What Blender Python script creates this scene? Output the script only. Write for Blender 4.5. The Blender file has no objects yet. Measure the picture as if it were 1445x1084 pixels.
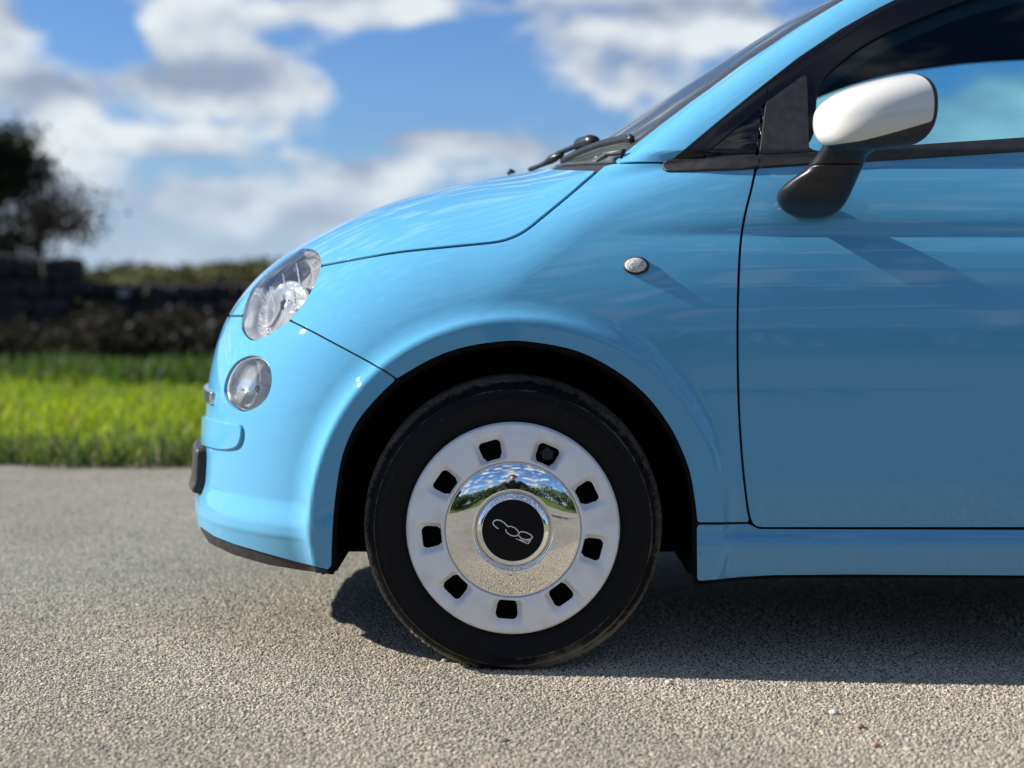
import bpy, math, random
import numpy as np
from mathutils import Vector, Matrix

# ------------------------------------------------------------------ camera
scene = bpy.context.scene
FPX, CX, CY = 2170.0, 722.5, 542.0          # focal length and centre in photo pixels
CAM_Y, CAM_Z = -2.89, 0.745
PITCH = math.atan(142.0 / 2170.0)
cam_data = bpy.data.cameras.new("camera")
cam = bpy.data.objects.new("camera", cam_data)
scene.collection.objects.link(cam)
cam.location = (0.0, CAM_Y, CAM_Z)
cam.rotation_euler = (math.radians(90) - PITCH, 0, 0)
cam_data.sensor_width = 36.0
cam_data.lens = 36.0 * FPX / 1445.0
cam_data.clip_start = 0.02
cam_data.clip_end = 3000.0
cam_data.dof.use_dof = True
cam_data.dof.focus_distance = 2.93
cam_data.dof.aperture_fstop = 2.3
scene.camera = cam

# ------------------------------------------------------------------ light
SUN_TO = Vector((-1.0, 0.078, 0.60)).normalized()      # towards the sun
sun_el = math.asin(SUN_TO.z)
sun_az = math.atan2(SUN_TO.x, SUN_TO.y)
sd = bpy.data.lights.new("sun", 'SUN')
sd.energy = 4.2
sd.angle = math.radians(0.5)
sd.color = (1.0, 0.95, 0.87)
sun = bpy.data.objects.new("sun", sd)
scene.collection.objects.link(sun)
sun.rotation_euler = SUN_TO.to_track_quat('Z', 'Y').to_euler()
sun.location = (-6, 2, 8)

scene.view_settings.view_transform = 'Standard'
scene.view_settings.look = 'None'
scene.view_settings.gamma = 1.0
scene.view_settings.exposure = 1.0
scene.view_settings.use_curve_mapping = False
scene.render.engine = 'CYCLES'
scene.cycles.use_denoising = True
scene.cycles.max_bounces = 10
scene.cycles.transparent_max_bounces = 24
scene.cycles.caustics_reflective = False
scene.cycles.caustics_refractive = False
scene.cycles.sample_clamp_indirect = 6.0

world = bpy.data.worlds.new("World")
scene.world = world
world.use_nodes = True
world.cycles.sampling_method = 'MANUAL'
world.cycles.sample_map_resolution = 512

def build_world():
    nt = world.node_tree
    nt.nodes.clear()
    L = nt.links.new
    def n(t, **kw):
        q = nt.nodes.new(t)
        for k, v in kw.items():
            setattr(q, k, v)
        return q
    def math_(op, a, b=None, c=None, clamp=False):
        q = n('ShaderNodeMath', operation=op)
        q.use_clamp = clamp
        for i, s in enumerate((a, b, c)):
            if s is None: continue
            if isinstance(s, (int, float)): q.inputs[i].default_value = s
            else: L(s, q.inputs[i])
        return q.outputs[0]
    out = n('ShaderNodeOutputWorld')
    bg = n('ShaderNodeBackground')
    bg.inputs['Strength'].default_value = 0.071
    L(bg.outputs[0], out.inputs[0])
    sky = n('ShaderNodeTexSky', sky_type='NISHITA')
    sky.sun_disc = False
    sky.sun_elevation = sun_el
    sky.sun_rotation = sun_az
    sky.altitude = 100
    sky.air_density = 1.0
    sky.dust_density = 0.35
    sky.ozone_density = 2.2
    tc = n('ShaderNodeTexCoord')
    sep = n('ShaderNodeSeparateXYZ')
    L(tc.outputs['Generated'], sep.inputs[0])
    X, Y, Z = sep.outputs
    # the low sky towards the fields carries individual cumulus banks (direction tangent space)
    ys = math_('MAXIMUM', Y, 0.05)
    TX = math_('DIVIDE', X, ys)
    TZ = math_('DIVIDE', Z, ys)
    def field(off):
        # noise stretched sideways: cumulus seen from the side
        mp = n('ShaderNodeMapping')
        mp.inputs['Scale'].default_value = (14.0, 14.0, 27.0)
        mp.inputs['Location'].default_value = off
        L(tc.outputs['Generated'], mp.inputs[0])
        nz = n('ShaderNodeTexNoise')
        nz.inputs['Scale'].default_value = 1.0
        nz.inputs['Detail'].default_value = 5.0
        nz.inputs['Roughness'].default_value = 0.47
        nz.inputs['Distortion'].default_value = 0.25
        L(mp.outputs[0], nz.inputs['Vector'])
        return nz.outputs[0]
    f1 = field((1.7, 0.3, 0.6))
    f2 = field((1.7 + 0.16, 0.3, 0.6 - 0.46))
    banks = None
    for (u, v, su, sv, w) in CLOUD_BANKS:
        a = (u - CX) / FPX; b = (400.0 - v) / FPX
        dx = math_('MULTIPLY', math_('SUBTRACT', TX, a), FPX / su)
        dz = math_('MULTIPLY', math_('SUBTRACT', TZ, b), FPX / sv)
        e = math_('ADD', math_('MULTIPLY', dx, dx), math_('MULTIPLY', dz, dz))
        g = math_('MULTIPLY', math_('POWER', 2.718, math_('MULTIPLY', e, -1.0)), w)
        banks = g if banks is None else math_('ADD', banks, g)
    front = math_('MULTIPLY', math_('SUBTRACT', Y, 0.5), 4.0, clamp=True)
    banks = math_('MULTIPLY', banks, front)
    dens = math_('ADD', f1, banks)
    dens2 = math_('ADD', f2, banks)
    cov = n('ShaderNodeMapRange', interpolation_type='SMOOTHSTEP')
    cov.inputs['From Min'].default_value = 0.465
    cov.inputs['From Max'].default_value = 0.66
    L(dens, cov.inputs['Value'])
    # self shading: thinner towards the sun / up = bright, thick above = grey base
    lit = math_('ADD', math_('MULTIPLY', math_('SUBTRACT', dens, dens2), 3.0), 0.52, clamp=True)
    thick = n('ShaderNodeMapRange')
    thick.inputs['From Min'].default_value = 0.55
    thick.inputs['From Max'].default_value = 0.95
    L(dens, thick.inputs['Value'])
    lit2 = math_('SUBTRACT', lit, math_('MULTIPLY', thick.outputs[0], 0.12), clamp=True)
    cc = n('ShaderNodeMix', data_type='RGBA')
    cc.inputs[6].default_value = (2.3, 2.75, 3.7, 1)
    cc.inputs[7].default_value = (6.1, 6.4, 6.5, 1)
    L(lit2, cc.inputs[0])
    # sky tint
    tint = n('ShaderNodeMix', data_type='RGBA', blend_type='MULTIPLY')
    tint.inputs[0].default_value = 1.0
    tint.inputs[7].default_value = (0.43, 0.61, 0.90, 1)
    L(sky.outputs[0], tint.inputs[6])
    mx = n('ShaderNodeMix', data_type='RGBA')
    L(math_('MULTIPLY', cov.outputs[0], 0.95), mx.inputs[0])
    L(tint.outputs[2], mx.inputs[6])
    L(cc.outputs[2], mx.inputs[7])
    # far haze just above the horizon, all round
    hz = n('ShaderNodeMapRange', interpolation_type='SMOOTHSTEP')
    hz.inputs['From Min'].default_value = 0.10
    hz.inputs['From Max'].default_value = -0.02
    hz.inputs['To Min'].default_value = 0.0
    hz.inputs['To Max'].default_value = 0.85
    L(Z, hz.inputs['Value'])
    mh = n('ShaderNodeMix', data_type='RGBA')
    mh.inputs[7].default_value = (3.3, 4.15, 5.5, 1)
    L(hz.outputs[0], mh.inputs[0])
    L(mx.outputs[2], mh.inputs[6])
    L(mh.outputs[2], bg.inputs['Color'])

CLOUD_BANKS = [  # photo-direction, half sizes, weight
    (270, 62, 80, 55, 0.30), (350, 100, 80, 34, 0.26), (455, 128, 60, 30, 0.24), (90, 125, 160, 30, 0.26), (215, 205, 140, 26, 0.27), (110, 250, 140, 34, 0.25),
    (500, 16, 110, 22, 0.24), (0, 35, 55, 36, 0.26), (630, 195, 110, 18, 0.24), (880, 75, 120, 66, 0.2), (740, 215, 60, 15, 0.18),
    (530, 243, 80, 18, 0.26), (260, 285, 180, 28, 0.22), (60, 315, 110, 34, 0.2), (420, 310, 150, 26, 0.18), (560, 290, 80, 20, 0.16),
    (1000, 20, 130, 40, 0.2), (760, 12, 110, 30, 0.12),
    (150, 52, 50, 32, -0.30), (560, 105, 110, 42, -0.34), (660, 110, 80, 40, -0.2), (400, 205, 60, 15, -0.14), (340, 175, 50, 14, -0.1),
]
build_world()

# ------------------------------------------------------------------ helpers
C = scene.collection
rng = np.random.default_rng(7)
random.seed(7)
_ca, _sa = math.cos(PITCH), math.sin(PITCH)

def project(p):
    """world points -> photo pixels (used to lay seams out on the real surface)"""
    p = np.asarray(p, float)
    r = p - np.array([0, CAM_Y, CAM_Z])
    d = r[..., 1] * _ca - r[..., 2] * _sa
    h = r[..., 1] * _sa + r[..., 2] * _ca
    return CX + FPX * r[..., 0] / d, CY - FPX * h / d

def P(u, v, y):
    """point at depth plane y seen at photo pixel u, v"""
    a = (u - CX) / FPX; b = (CY - v) / FPX
    d = np.array([a, _ca + b * _sa, -_sa + b * _ca])
    t = (y - CAM_Y) / d[1]
    return np.array([0, CAM_Y, CAM_Z]) + d * t

def link(o, parent=None):
    C.objects.link(o)
    if parent is not None:
        o.parent = parent
        o.matrix_parent_inverse = Matrix.Translation(-Vector(world_loc(parent)))
    return o

def world_loc(o):
    return WL.get(o.name, Vector((0, 0, 0)))
WL = {}

def empty(name, loc, parent=None):
    o = bpy.data.objects.new(name, None)
    o.empty_display_size = 0.1
    if parent is not None:
        C.objects.link(o); o.parent = parent
        o.location = Vector(loc) - world_loc(parent)
    else:
        C.objects.link(o)
        o.location = loc
    WL[o.name] = Vector(loc)
    return o

def mesh_obj(name, V, F, mat, parent=None, N=None, smooth=True, col=None):
    V = np.asarray(V, float)
    me = bpy.data.meshes.new(name)
    me.from_pydata(V.tolist(), [], [list(map(int, f)) for f in F])
    me.materials.append(mat)
    if smooth:
        me.polygons.foreach_set('use_smooth', [True] * len(me.polygons))
    if col is not None:
        a = me.color_attributes.new('Col', 'FLOAT_COLOR', 'POINT')
        c4 = np.ones((len(V), 4)); c4[:, :3] = col
        a.data.foreach_set('color', c4.ravel())
    me.update()
    if N is not None:
        me.normals_split_custom_set_from_vertices(np.asarray(N, float).tolist())
    o = bpy.data.objects.new(name, me)
    link(o, parent)
    return o

def fast_mesh(name, V, F, mat, parent=None, col=None, smooth=False):
    """big triangle / quad soups; F is an (n,k) int array"""
    V = np.asarray(V, np.float32); F = np.asarray(F, np.int32)
    me = bpy.data.meshes.new(name)
    n, k = F.shape
    me.vertices.add(len(V)); me.vertices.foreach_set('co', V.ravel())
    me.loops.add(n * k); me.loops.foreach_set('vertex_index', F.ravel())
    me.polygons.add(n)
    me.polygons.foreach_set('loop_start', np.arange(n, dtype=np.int32) * k)
    me.polygons.foreach_set('use_smooth', np.full(n, smooth))
    me.update(calc_edges=True)
    if col is not None:
        a = me.color_attributes.new('Col', 'FLOAT_COLOR', 'POINT')
        c4 = np.ones((len(V), 4), np.float32); c4[:, :3] = col
        a.data.foreach_set('color', c4.ravel())
    me.materials.append(mat)
    o = bpy.data.objects.new(name, me)
    link(o, parent)
    return o

def tag(o, label, cat=None, group=None, kind=None):
    if label: o['label'] = label
    if cat: o['category'] = cat
    if group: o['group'] = group
    if kind: o['kind'] = kind
    return o

def catmull(pts, n=8, closed=False):
    p = np.asarray(pts, float)
    m = len(p)
    out = []
    rngs = range(m) if closed else range(m - 1)
    for i in rngs:
        if closed:
            a, b, c, d = p[(i - 1) % m], p[i], p[(i + 1) % m], p[(i + 2) % m]
        else:
            a, b, c, d = p[max(i - 1, 0)], p[i], p[i + 1], p[min(i + 2, m - 1)]
        for t in np.arange(n) / n:
            out.append(0.5 * (2 * b + (c - a) * t + (2 * a - 5 * b + 4 * c - d) * t * t + (3 * b - a - 3 * c + d) * t ** 3))
    if not closed: out.append(p[-1])
    return np.array(out)

def sd_poly(px, pz, poly):
    """signed distance to a closed polygon, positive inside"""
    poly = np.asarray(poly, float)
    px = np.asarray(px, float); pz = np.asarray(pz, float)
    best = np.full(px.shape, 1e18)
    inside = np.zeros(px.shape, bool)
    for i in range(len(poly)):
        ax, az = poly[i]; bx, bz = poly[(i + 1) % len(poly)]
        ex, ez = bx - ax, bz - az
        wx, wz = px - ax, pz - az
        t = np.clip((wx * ex + wz * ez) / max(ex * ex + ez * ez, 1e-18), 0, 1)
        d = (wx - ex * t) ** 2 + (wz - ez * t) ** 2
        np.minimum(best, d, out=best)
        c = ((az > pz) != (bz > pz))
        if ez != 0:
            xi = ax + (pz - az) * ex / ez
            inside ^= (c & (px < xi))
    r = np.sqrt(best)
    return np.where(inside, r, -r)

def smax(a, b, k):
    h = np.clip(0.5 + 0.5 * (a - b) / k, 0, 1)
    return b + (a - b) * h + k * h * (1 - h)
def smin(a, b, k):
    return -smax(-a, -b, k)
def sstep(a, b, x):
    t = np.clip((x - a) / (b - a), 0, 1)
    return t * t * (3 - 2 * t)
def table(pts, sigma, lo=-0.2, hi=1.8, step=0.001):
    p = np.array(sorted(pts))
    g = np.arange(lo, hi, step)
    y = np.interp(g, p[:, 0], p[:, 1])
    # extrapolate linearly so that smoothing keeps the end slopes
    s0 = (p[1, 1] - p[0, 1]) / (p[1, 0] - p[0, 0]); s1 = (p[-1, 1] - p[-2, 1]) / (p[-1, 0] - p[-2, 0])
    y = np.where(g < p[0, 0], p[0, 1] + (g - p[0, 0]) * s0, y)
    y = np.where(g > p[-1, 0], p[-1, 1] + (g - p[-1, 0]) * s1, y)
    w = int(4 * sigma / step)
    k = np.exp(-0.5 * (np.arange(-w, w + 1) * step / sigma) ** 2); k /= k.sum()
    yp = np.pad(y, w, mode='reflect', reflect_type='odd')
    y = np.convolve(yp, k, 'valid')
    return lambda x: np.interp(x, g, y)

# ------------------------------------------------------------------ materials
def mat(name, color=(0.5, 0.5, 0.5), rough=0.5, metal=0.0, spec=0.5, coat=0.0, coat_rough=0.03, **kw):
    m = bpy.data.materials.new(name)
    m.use_nodes = True
    b = m.node_tree.nodes['Principled BSDF']
    b.inputs['Base Color'].default_value = (*color, 1)
    b.inputs['Roughness'].default_value = rough
    b.inputs['Metallic'].default_value = metal
    b.inputs['Specular IOR Level'].default_value = spec
    b.inputs['Coat Weight'].default_value = coat
    b.inputs['Coat Roughness'].default_value = coat_rough
    for k, v in kw.items():
        b.inputs[k].default_value = v
    return m

def nodes_of(m):
    nt = m.node_tree
    return nt, nt.nodes['Principled BSDF'], nt.links.new

def add_noise_color(m, c1, c2, scale, detail=4, lo=0.35, hi=0.65, rough=None, coord='Object', bump=0.0, bump_scale=None, bump_dist=0.002):
    nt, b, L = nodes_of(m)
    tc = nt.nodes.new('ShaderNodeTexCoord')
    nz = nt.nodes.new('ShaderNodeTexNoise')
    nz.inputs['Scale'].default_value = scale; nz.inputs['Detail'].default_value = detail
    L(tc.outputs[coord], nz.inputs['Vector'])
    cr = nt.nodes.new('ShaderNodeValToRGB')
    cr.color_ramp.elements[0].position = lo; cr.color_ramp.elements[0].color = (*c1, 1)
    cr.color_ramp.elements[1].position = hi; cr.color_ramp.elements[1].color = (*c2, 1)
    L(nz.outputs[0], cr.inputs[0])
    L(cr.outputs[0], b.inputs['Base Color'])
    if rough:
        mr = nt.nodes.new('ShaderNodeMapRange')
        mr.inputs['To Min'].default_value = rough[0]; mr.inputs['To Max'].default_value = rough[1]
        L(nz.outputs[0], mr.inputs[0]); L(mr.outputs[0], b.inputs['Roughness'])
    if bump:
        n2 = nt.nodes.new('ShaderNodeTexNoise')
        n2.inputs['Scale'].default_value = bump_scale or scale * 4; n2.inputs['Detail'].default_value = 5
        L(tc.outputs[coord], n2.inputs['Vector'])
        bp = nt.nodes.new('ShaderNodeBump')
        bp.inputs['Strength'].default_value = bump; bp.inputs['Distance'].default_value = bump_dist
        L(n2.outputs[0], bp.inputs['Height']); L(bp.outputs[0], b.inputs['Normal'])
    return m

def thin_glass(name, tint, refl_ior=1.5, rough=0.0, diffuse=0.0, dcol=(1, 1, 1)):
    m = bpy.data.materials.new(name)
    m.use_nodes = True
    nt = m.node_tree; nt.nodes.clear(); L = nt.links.new
    out = nt.nodes.new('ShaderNodeOutputMaterial')
    tr = nt.nodes.new('ShaderNodeBsdfTransparent'); tr.inputs[0].default_value = (*tint, 1)
    gl = nt.nodes.new('ShaderNodeBsdfGlossy'); gl.inputs['Roughness'].default_value = rough
    fr = nt.nodes.new('ShaderNodeFresnel'); fr.inputs[0].default_value = refl_ior
    mx = nt.nodes.new('ShaderNodeMixShader')
    L(fr.outputs[0], mx.inputs[0]); 
    if diffuse:
        df = nt.nodes.new('ShaderNodeBsdfDiffuse'); df.inputs[0].default_value = (*dcol, 1)
        m2 = nt.nodes.new('ShaderNodeMixShader'); m2.inputs[0].default_value = diffuse
        L(tr.outputs[0], m2.inputs[1]); L(df.outputs[0], m2.inputs[2]); L(m2.outputs[0], mx.inputs[1])
    else:
        L(tr.outputs[0], mx.inputs[1])
    L(gl.outputs[0], mx.inputs[2])
    L(mx.outputs[0], out.inputs[0])
    return m

M = {}
M['paint'] = mat('pale blue car paint', (0.102, 0.360, 0.575), rough=0.5, spec=0.0, coat=1.0, coat_rough=0.02)
def _paint():
    # faint dust film and tiny specks low on the body
    nt, b, L = nodes_of(M['paint'])
    tc = nt.nodes.new('ShaderNodeTexCoord')
    nz = nt.nodes.new('ShaderNodeTexNoise'); nz.inputs['Scale'].default_value = 9; nz.inputs['Detail'].default_value = 8
    nz.inputs['Roughness'].default_value = 0.65
    L(tc.outputs['Object'], nz.inputs['Vector'])
    sp = nt.nodes.new('ShaderNodeSeparateXYZ'); L(tc.outputs['Object'], sp.inputs[0])
    low = nt.nodes.new('ShaderNodeMapRange')
    low.inputs['From Min'].default_value = 0.38; low.inputs['From Max'].default_value = 0.16
    low.inputs['To Min'].default_value = 0.02; low.inputs['To Max'].default_value = 0.30
    L(sp.outputs[2], low.inputs[0])
    mu = nt.nodes.new('ShaderNodeMath'); mu.operation = 'MULTIPLY'
    L(nz.outputs[0], mu.inputs[0]); L(low.outputs[0], mu.inputs[1])
    mx = nt.nodes.new('ShaderNodeMix'); mx.data_type = 'RGBA'
    mx.inputs[6].default_value = (0.102, 0.360, 0.575, 1); mx.inputs[7].default_value = (0.26, 0.27, 0.24, 1)
    L(mu.outputs[0], mx.inputs[0])
    # specks
    vo = nt.nodes.new('ShaderNodeTexVoronoi'); vo.inputs['Scale'].default_value = 26
    L(tc.outputs['Object'], vo.inputs['Vector'])
    th = nt.nodes.new('ShaderNodeMath'); th.operation = 'LESS_THAN'; th.inputs[1].default_value = 0.045
    L(vo.outputs['Distance'], th.inputs[0])
    m2 = nt.nodes.new('ShaderNodeMath'); m2.operation = 'MULTIPLY'
    lw = nt.nodes.new('ShaderNodeMath'); lw.operation = 'MULTIPLY'; lw.inputs[1].default_value = 2.2; lw.use_clamp = True
    sb = nt.nodes.new('ShaderNodeMath'); sb.operation = 'SUBTRACT'; sb.inputs[1].default_value = 0.03
    L(low.outputs[0], sb.inputs[0]); L(sb.outputs[0], lw.inputs[0])
    L(th.outputs[0], m2.inputs[0]); L(lw.outputs[0], m2.inputs[1])
    m3 = nt.nodes.new('ShaderNodeMix'); m3.data_type = 'RGBA'; m3.inputs[7].default_value = (0.03, 0.03, 0.03, 1)
    L(m2.outputs[0], m3.inputs[0]); L(mx.outputs[2], m3.inputs[6])
    L(m3.outputs[2], b.inputs['Base Color'])
    # dull the coat a little where dusty
    cr = nt.nodes.new('ShaderNodeMapRange'); cr.inputs['To Min'].default_value = 0.02; cr.inputs['To Max'].default_value = 0.2
    L(mu.outputs[0], cr.inputs[0]); L(cr.outputs[0], b.inputs['Coat Roughness'])
_paint()
M['black_gloss'] = mat('gloss black', (0.006, 0.006, 0.008), rough=0.12, spec=0.4)
M['black_trim'] = add_noise_color(mat('black trim plastic', (0.02, 0.02, 0.02), rough=0.5), (0.016, 0.016, 0.017), (0.03, 0.03, 0.031), 60, rough=(0.42, 0.6), bump=0.15, bump_scale=900, bump_dist=0.0004)
M['rubber'] = mat('rubber seal', (0.008, 0.008, 0.009), rough=0.6)
M['dark'] = mat('dark underbody and gap shade', (0.006, 0.006, 0.006), rough=0.9, spec=0.1)
M['white_paint'] = mat('cream white paint', (0.68, 0.67, 0.62), rough=0.35, coat=1.0, coat_rough=0.03)
M['chrome'] = mat('chrome', (0.86, 0.86, 0.85), rough=0.02, metal=1.0)
M['chrome_soft'] = mat('brushed chrome', (0.8, 0.8, 0.8), rough=0.22, metal=1.0)
M['liner'] = mat('interior lining', (0.055, 0.06, 0.055), rough=0.9)
M['seat'] = mat('seat cloth', (0.05, 0.05, 0.055), rough=0.9)
M['glass'] = thin_glass('tinted window glass', (0.55, 0.82, 0.90))
M['screen'] = thin_glass('windscreen glass', (0.70, 0.82, 0.78), diffuse=0.16, dcol=(0.42, 0.50, 0.46))
M['dark_glass'] = mat('dark quarter glass', (0.005, 0.006, 0.008), rough=0.03, spec=0.5)
M['lens'] = thin_glass('clear lamp lens', (0.96, 0.97, 0.97), diffuse=0.02)
# ------------------------------------------------------------------ car body surface
YC, HW = 0.8135, 0.8135          # centre plane and half width; the near side is y = 0
WX, WZ, WR = 0.002, 0.277, 0.2915  # front wheel centre, tyre radius

_qd = [(0.10, .060), (0.165, .034), (0.18, .022), (0.195, .016), (0.247, .010), (0.256, .012), (0.272, .030),
       (0.285, .0265), (0.36, .014), (0.45, .006), (0.55, .001), (0.62, 0.0), (0.66, .0012), (0.70, .0046), (0.74, .0102), (0.775, .0172)]
_qt = [(0.90, .0506), (0.92, .0580), (0.94, .0660), (0.97, .0800), (1.0, .0950), (1.02, .106), (1.06, .138), (1.2, .28)]
# with the crease along the shoulder, and without it (it fades out over the front wing)
q_crease = table(_qd + [(0.805, .0252), (0.826, .0330), (0.836, .0376), (0.846, .0380), (0.856, .0386), (0.866, .0402), (0.880, .0440)] + _qt, 0.0035)
q_plain = table(_qd + [(0.81, .0255), (0.85, .0350), (0.88, .0440)] + _qt, 0.009)
q_fend = table([(0.10, .055), (0.2, .030), (0.3, .014), (0.45, .004), (0.55, 0.0), (0.62, .002), (0.68, .009), (0.74, .022),
                (0.80, .042), (0.86, .071), (0.92, .112), (0.96, .15), (1.0, .20), (1.1, .35)], 0.02)
p_plan = table([(-1.0, .62), (-0.75, .36), (-0.6, .195), (-0.5, .112), (-0.4, .058), (-0.3, .032), (-0.2, .018), (-0.1, .010), (0.0, .005),
                (0.15, .002), (0.3, 0.0), (1.5, 0.0), (1.9, .02), (2.3, .06), (2.6, .14), (2.8, .25)], 0.05, lo=-1.2, hi=3.2)

prof_low = catmull([(-0.658, 0.135), (-0.703, 0.185), (-0.720, 0.24), (-0.713, 0.30), (-0.706, 0.38), (-0.702, 0.46), (-0.690, 0.56),
                    (-0.664, 0.65), (-0.624, 0.718), (-0.570, 0.777), (-0.498, 0.829), (-0.405, 0.880), (-0.28, 0.931), (-0.12, 0.974),
                    (0.05, 1.003), (0.15, 1.035), (0.25, 1.085), (0.4, 1.16), (0.6, 1.2), (0.8, 1.2), (1.6, 1.2), (2.2, 1.18), (2.5, 1.06), (2.72, 0.93), (2.78, 0.8),
                    (2.8, 0.6), (2.79, 0.4), (2.74, 0.25), (2.6, 0.16), (1.6, 0.135), (0.4, 0.135), (-0.4, 0.13)], 8, closed=True)
prof_gh = catmull([(0.0, 0.923), (0.143, 1.032), (0.303, 1.144), (0.463, 1.248), (0.623, 1.346), (0.766, 1.414), (0.913, 1.457), (1.1, 1.478), (1.35, 1.49),
                   (1.7, 1.475), (2.0, 1.44), (2.25, 1.385), (2.4, 1.30), (2.52, 1.16), (2.62, 1.03), (2.66, 0.9), (2.5, 0.7), (1.3, 0.65), (0.3, 0.7)], 6, closed=True)

class Grid2:
    """bicubic lookup of a 2D signed distance (negative inside)"""
    def __init__(self, poly, x0, x1, z0, z1, h):
        self.x0, self.z0, self.h = x0, z0, h
        gx = np.arange(x0, x1, h); gz = np.arange(z0, z1, h)
        A, B = np.meshgrid(gx, gz, indexing='ij')
        self.g = -sd_poly(A, B, poly)
        k = np.array([1, 2, 3, 2, 1.0]); k /= k.sum()
        g = self.g
        for ax in (0, 1):
            gp = np.pad(g, [(2, 2) if a == ax else (0, 0) for a in (0, 1)], mode='reflect', reflect_type='odd')
            g = sum(k[i] * np.take(gp, np.arange(i, i + g.shape[ax]), axis=ax) for i in range(5))
        self.g = g
    def __call__(self, x, z):
        g = self.g
        fx = np.clip((x - self.x0) / self.h, 1.001, g.shape[0] - 3.001)
        fz = np.clip((z - self.z0) / self.h, 1.001, g.shape[1] - 3.001)
        ix = fx.astype(int); iz = fz.astype(int)
        tx = fx - ix; tz = fz - iz
        def w(t):
            return ((-t ** 3 + 3 * t ** 2 - 3 * t + 1) / 6, (3 * t ** 3 - 6 * t ** 2 + 4) / 6, (-3 * t ** 3 + 3 * t ** 2 + 3 * t + 1) / 6, t ** 3 / 6)
        wx, wz = w(tx), w(tz)
        r = 0
        for i in range(4):
            row = 0
            for j in range(4):
                row = row + wz[j] * g[ix + i - 1, iz + j - 1]
            r = r + wx[i] * row
        return r
G_low = Grid2(prof_low, -1.0, 3.1, -0.05, 1.7, 0.012)
G_gh = Grid2(prof_gh, -0.3, 3.1, 0.4, 1.8, 0.012)

R_CREST = 0.396
def F_body(x, y, z):
    v = np.abs(y - YC)
    bl = sstep(-0.20, 0.50, x)
    bc = sstep(0.0, 0.42, x)
    u = (q_crease(z) * bc + q_plain(z) * (1 - bc)) * bl + q_fend(z) * (1 - bl) + p_plan(x)
    fs = v - (HW - u)
    vn = v / 0.72
    a = 0.20 * vn ** 2.6
    bx = sstep(-0.10, 0.30, x)
    b = 0.095 * vn ** 2.5 * (1 - 0.6 * bx)
    fp = G_low(x - a, z + b)
    low = smax(fs, fp, 0.11 - 0.06 * bx)
    # front lip along the foot of the bumper
    zone = 1 - sstep(-0.30, -0.20, x)
    lip = (1 - sstep(0.268, 0.322, z)) * zone
    under = np.maximum(0.257 - z, 0.0)
    low = low - (0.022 * lip - 0.36 * under * zone * np.minimum(1, under / 0.012)) * (0.45 + 0.55 * sstep(-0.70, -0.55, x))
    # wheel arch flares, front and rear
    for wx_ in (WX, WX + 2.3):
        r = np.sqrt((x - wx_) ** 2 + (z - WZ) ** 2)
        inset = 0.003 + 0.20 * np.maximum(R_CREST - r, -0.01) + p_plan(x) * 0.35
        disc = smax(v - (HW - inset), r - R_CREST, 0.014)
        disc = np.maximum(disc, 0.45 - v)
        low = smin(low, disc, 0.045)
    # greenhouse
    ug = 0.094 + 0.42 * np.maximum(z - 1.0, 0) + 0.16 * np.clip(z - 1.0, 0, 1) ** 2 + 0.9 * np.maximum(1.0 - z, 0)
    fgs = v - (HW - ug - 0.6 * p_plan(np.maximum(x, 0.6)))
    wn = v / 0.7
    fgp = G_gh(x - 0.085 * wn ** 2.2, z + 0.05 * wn ** 2)
    gh = smax(fgs, fgp, 0.055)
    return smin(low, gh, 0.03)

def grad_body(p, e=0.003):
    g = np.empty_like(p)
    for k in range(3):
        d = np.zeros(3); d[k] = e
        g[:, k] = F_body(*(p + d).T) - F_body(*(p - d).T)
    return g / np.maximum(np.linalg.norm(g, axis=1, keepdims=True), 1e-12)

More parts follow.
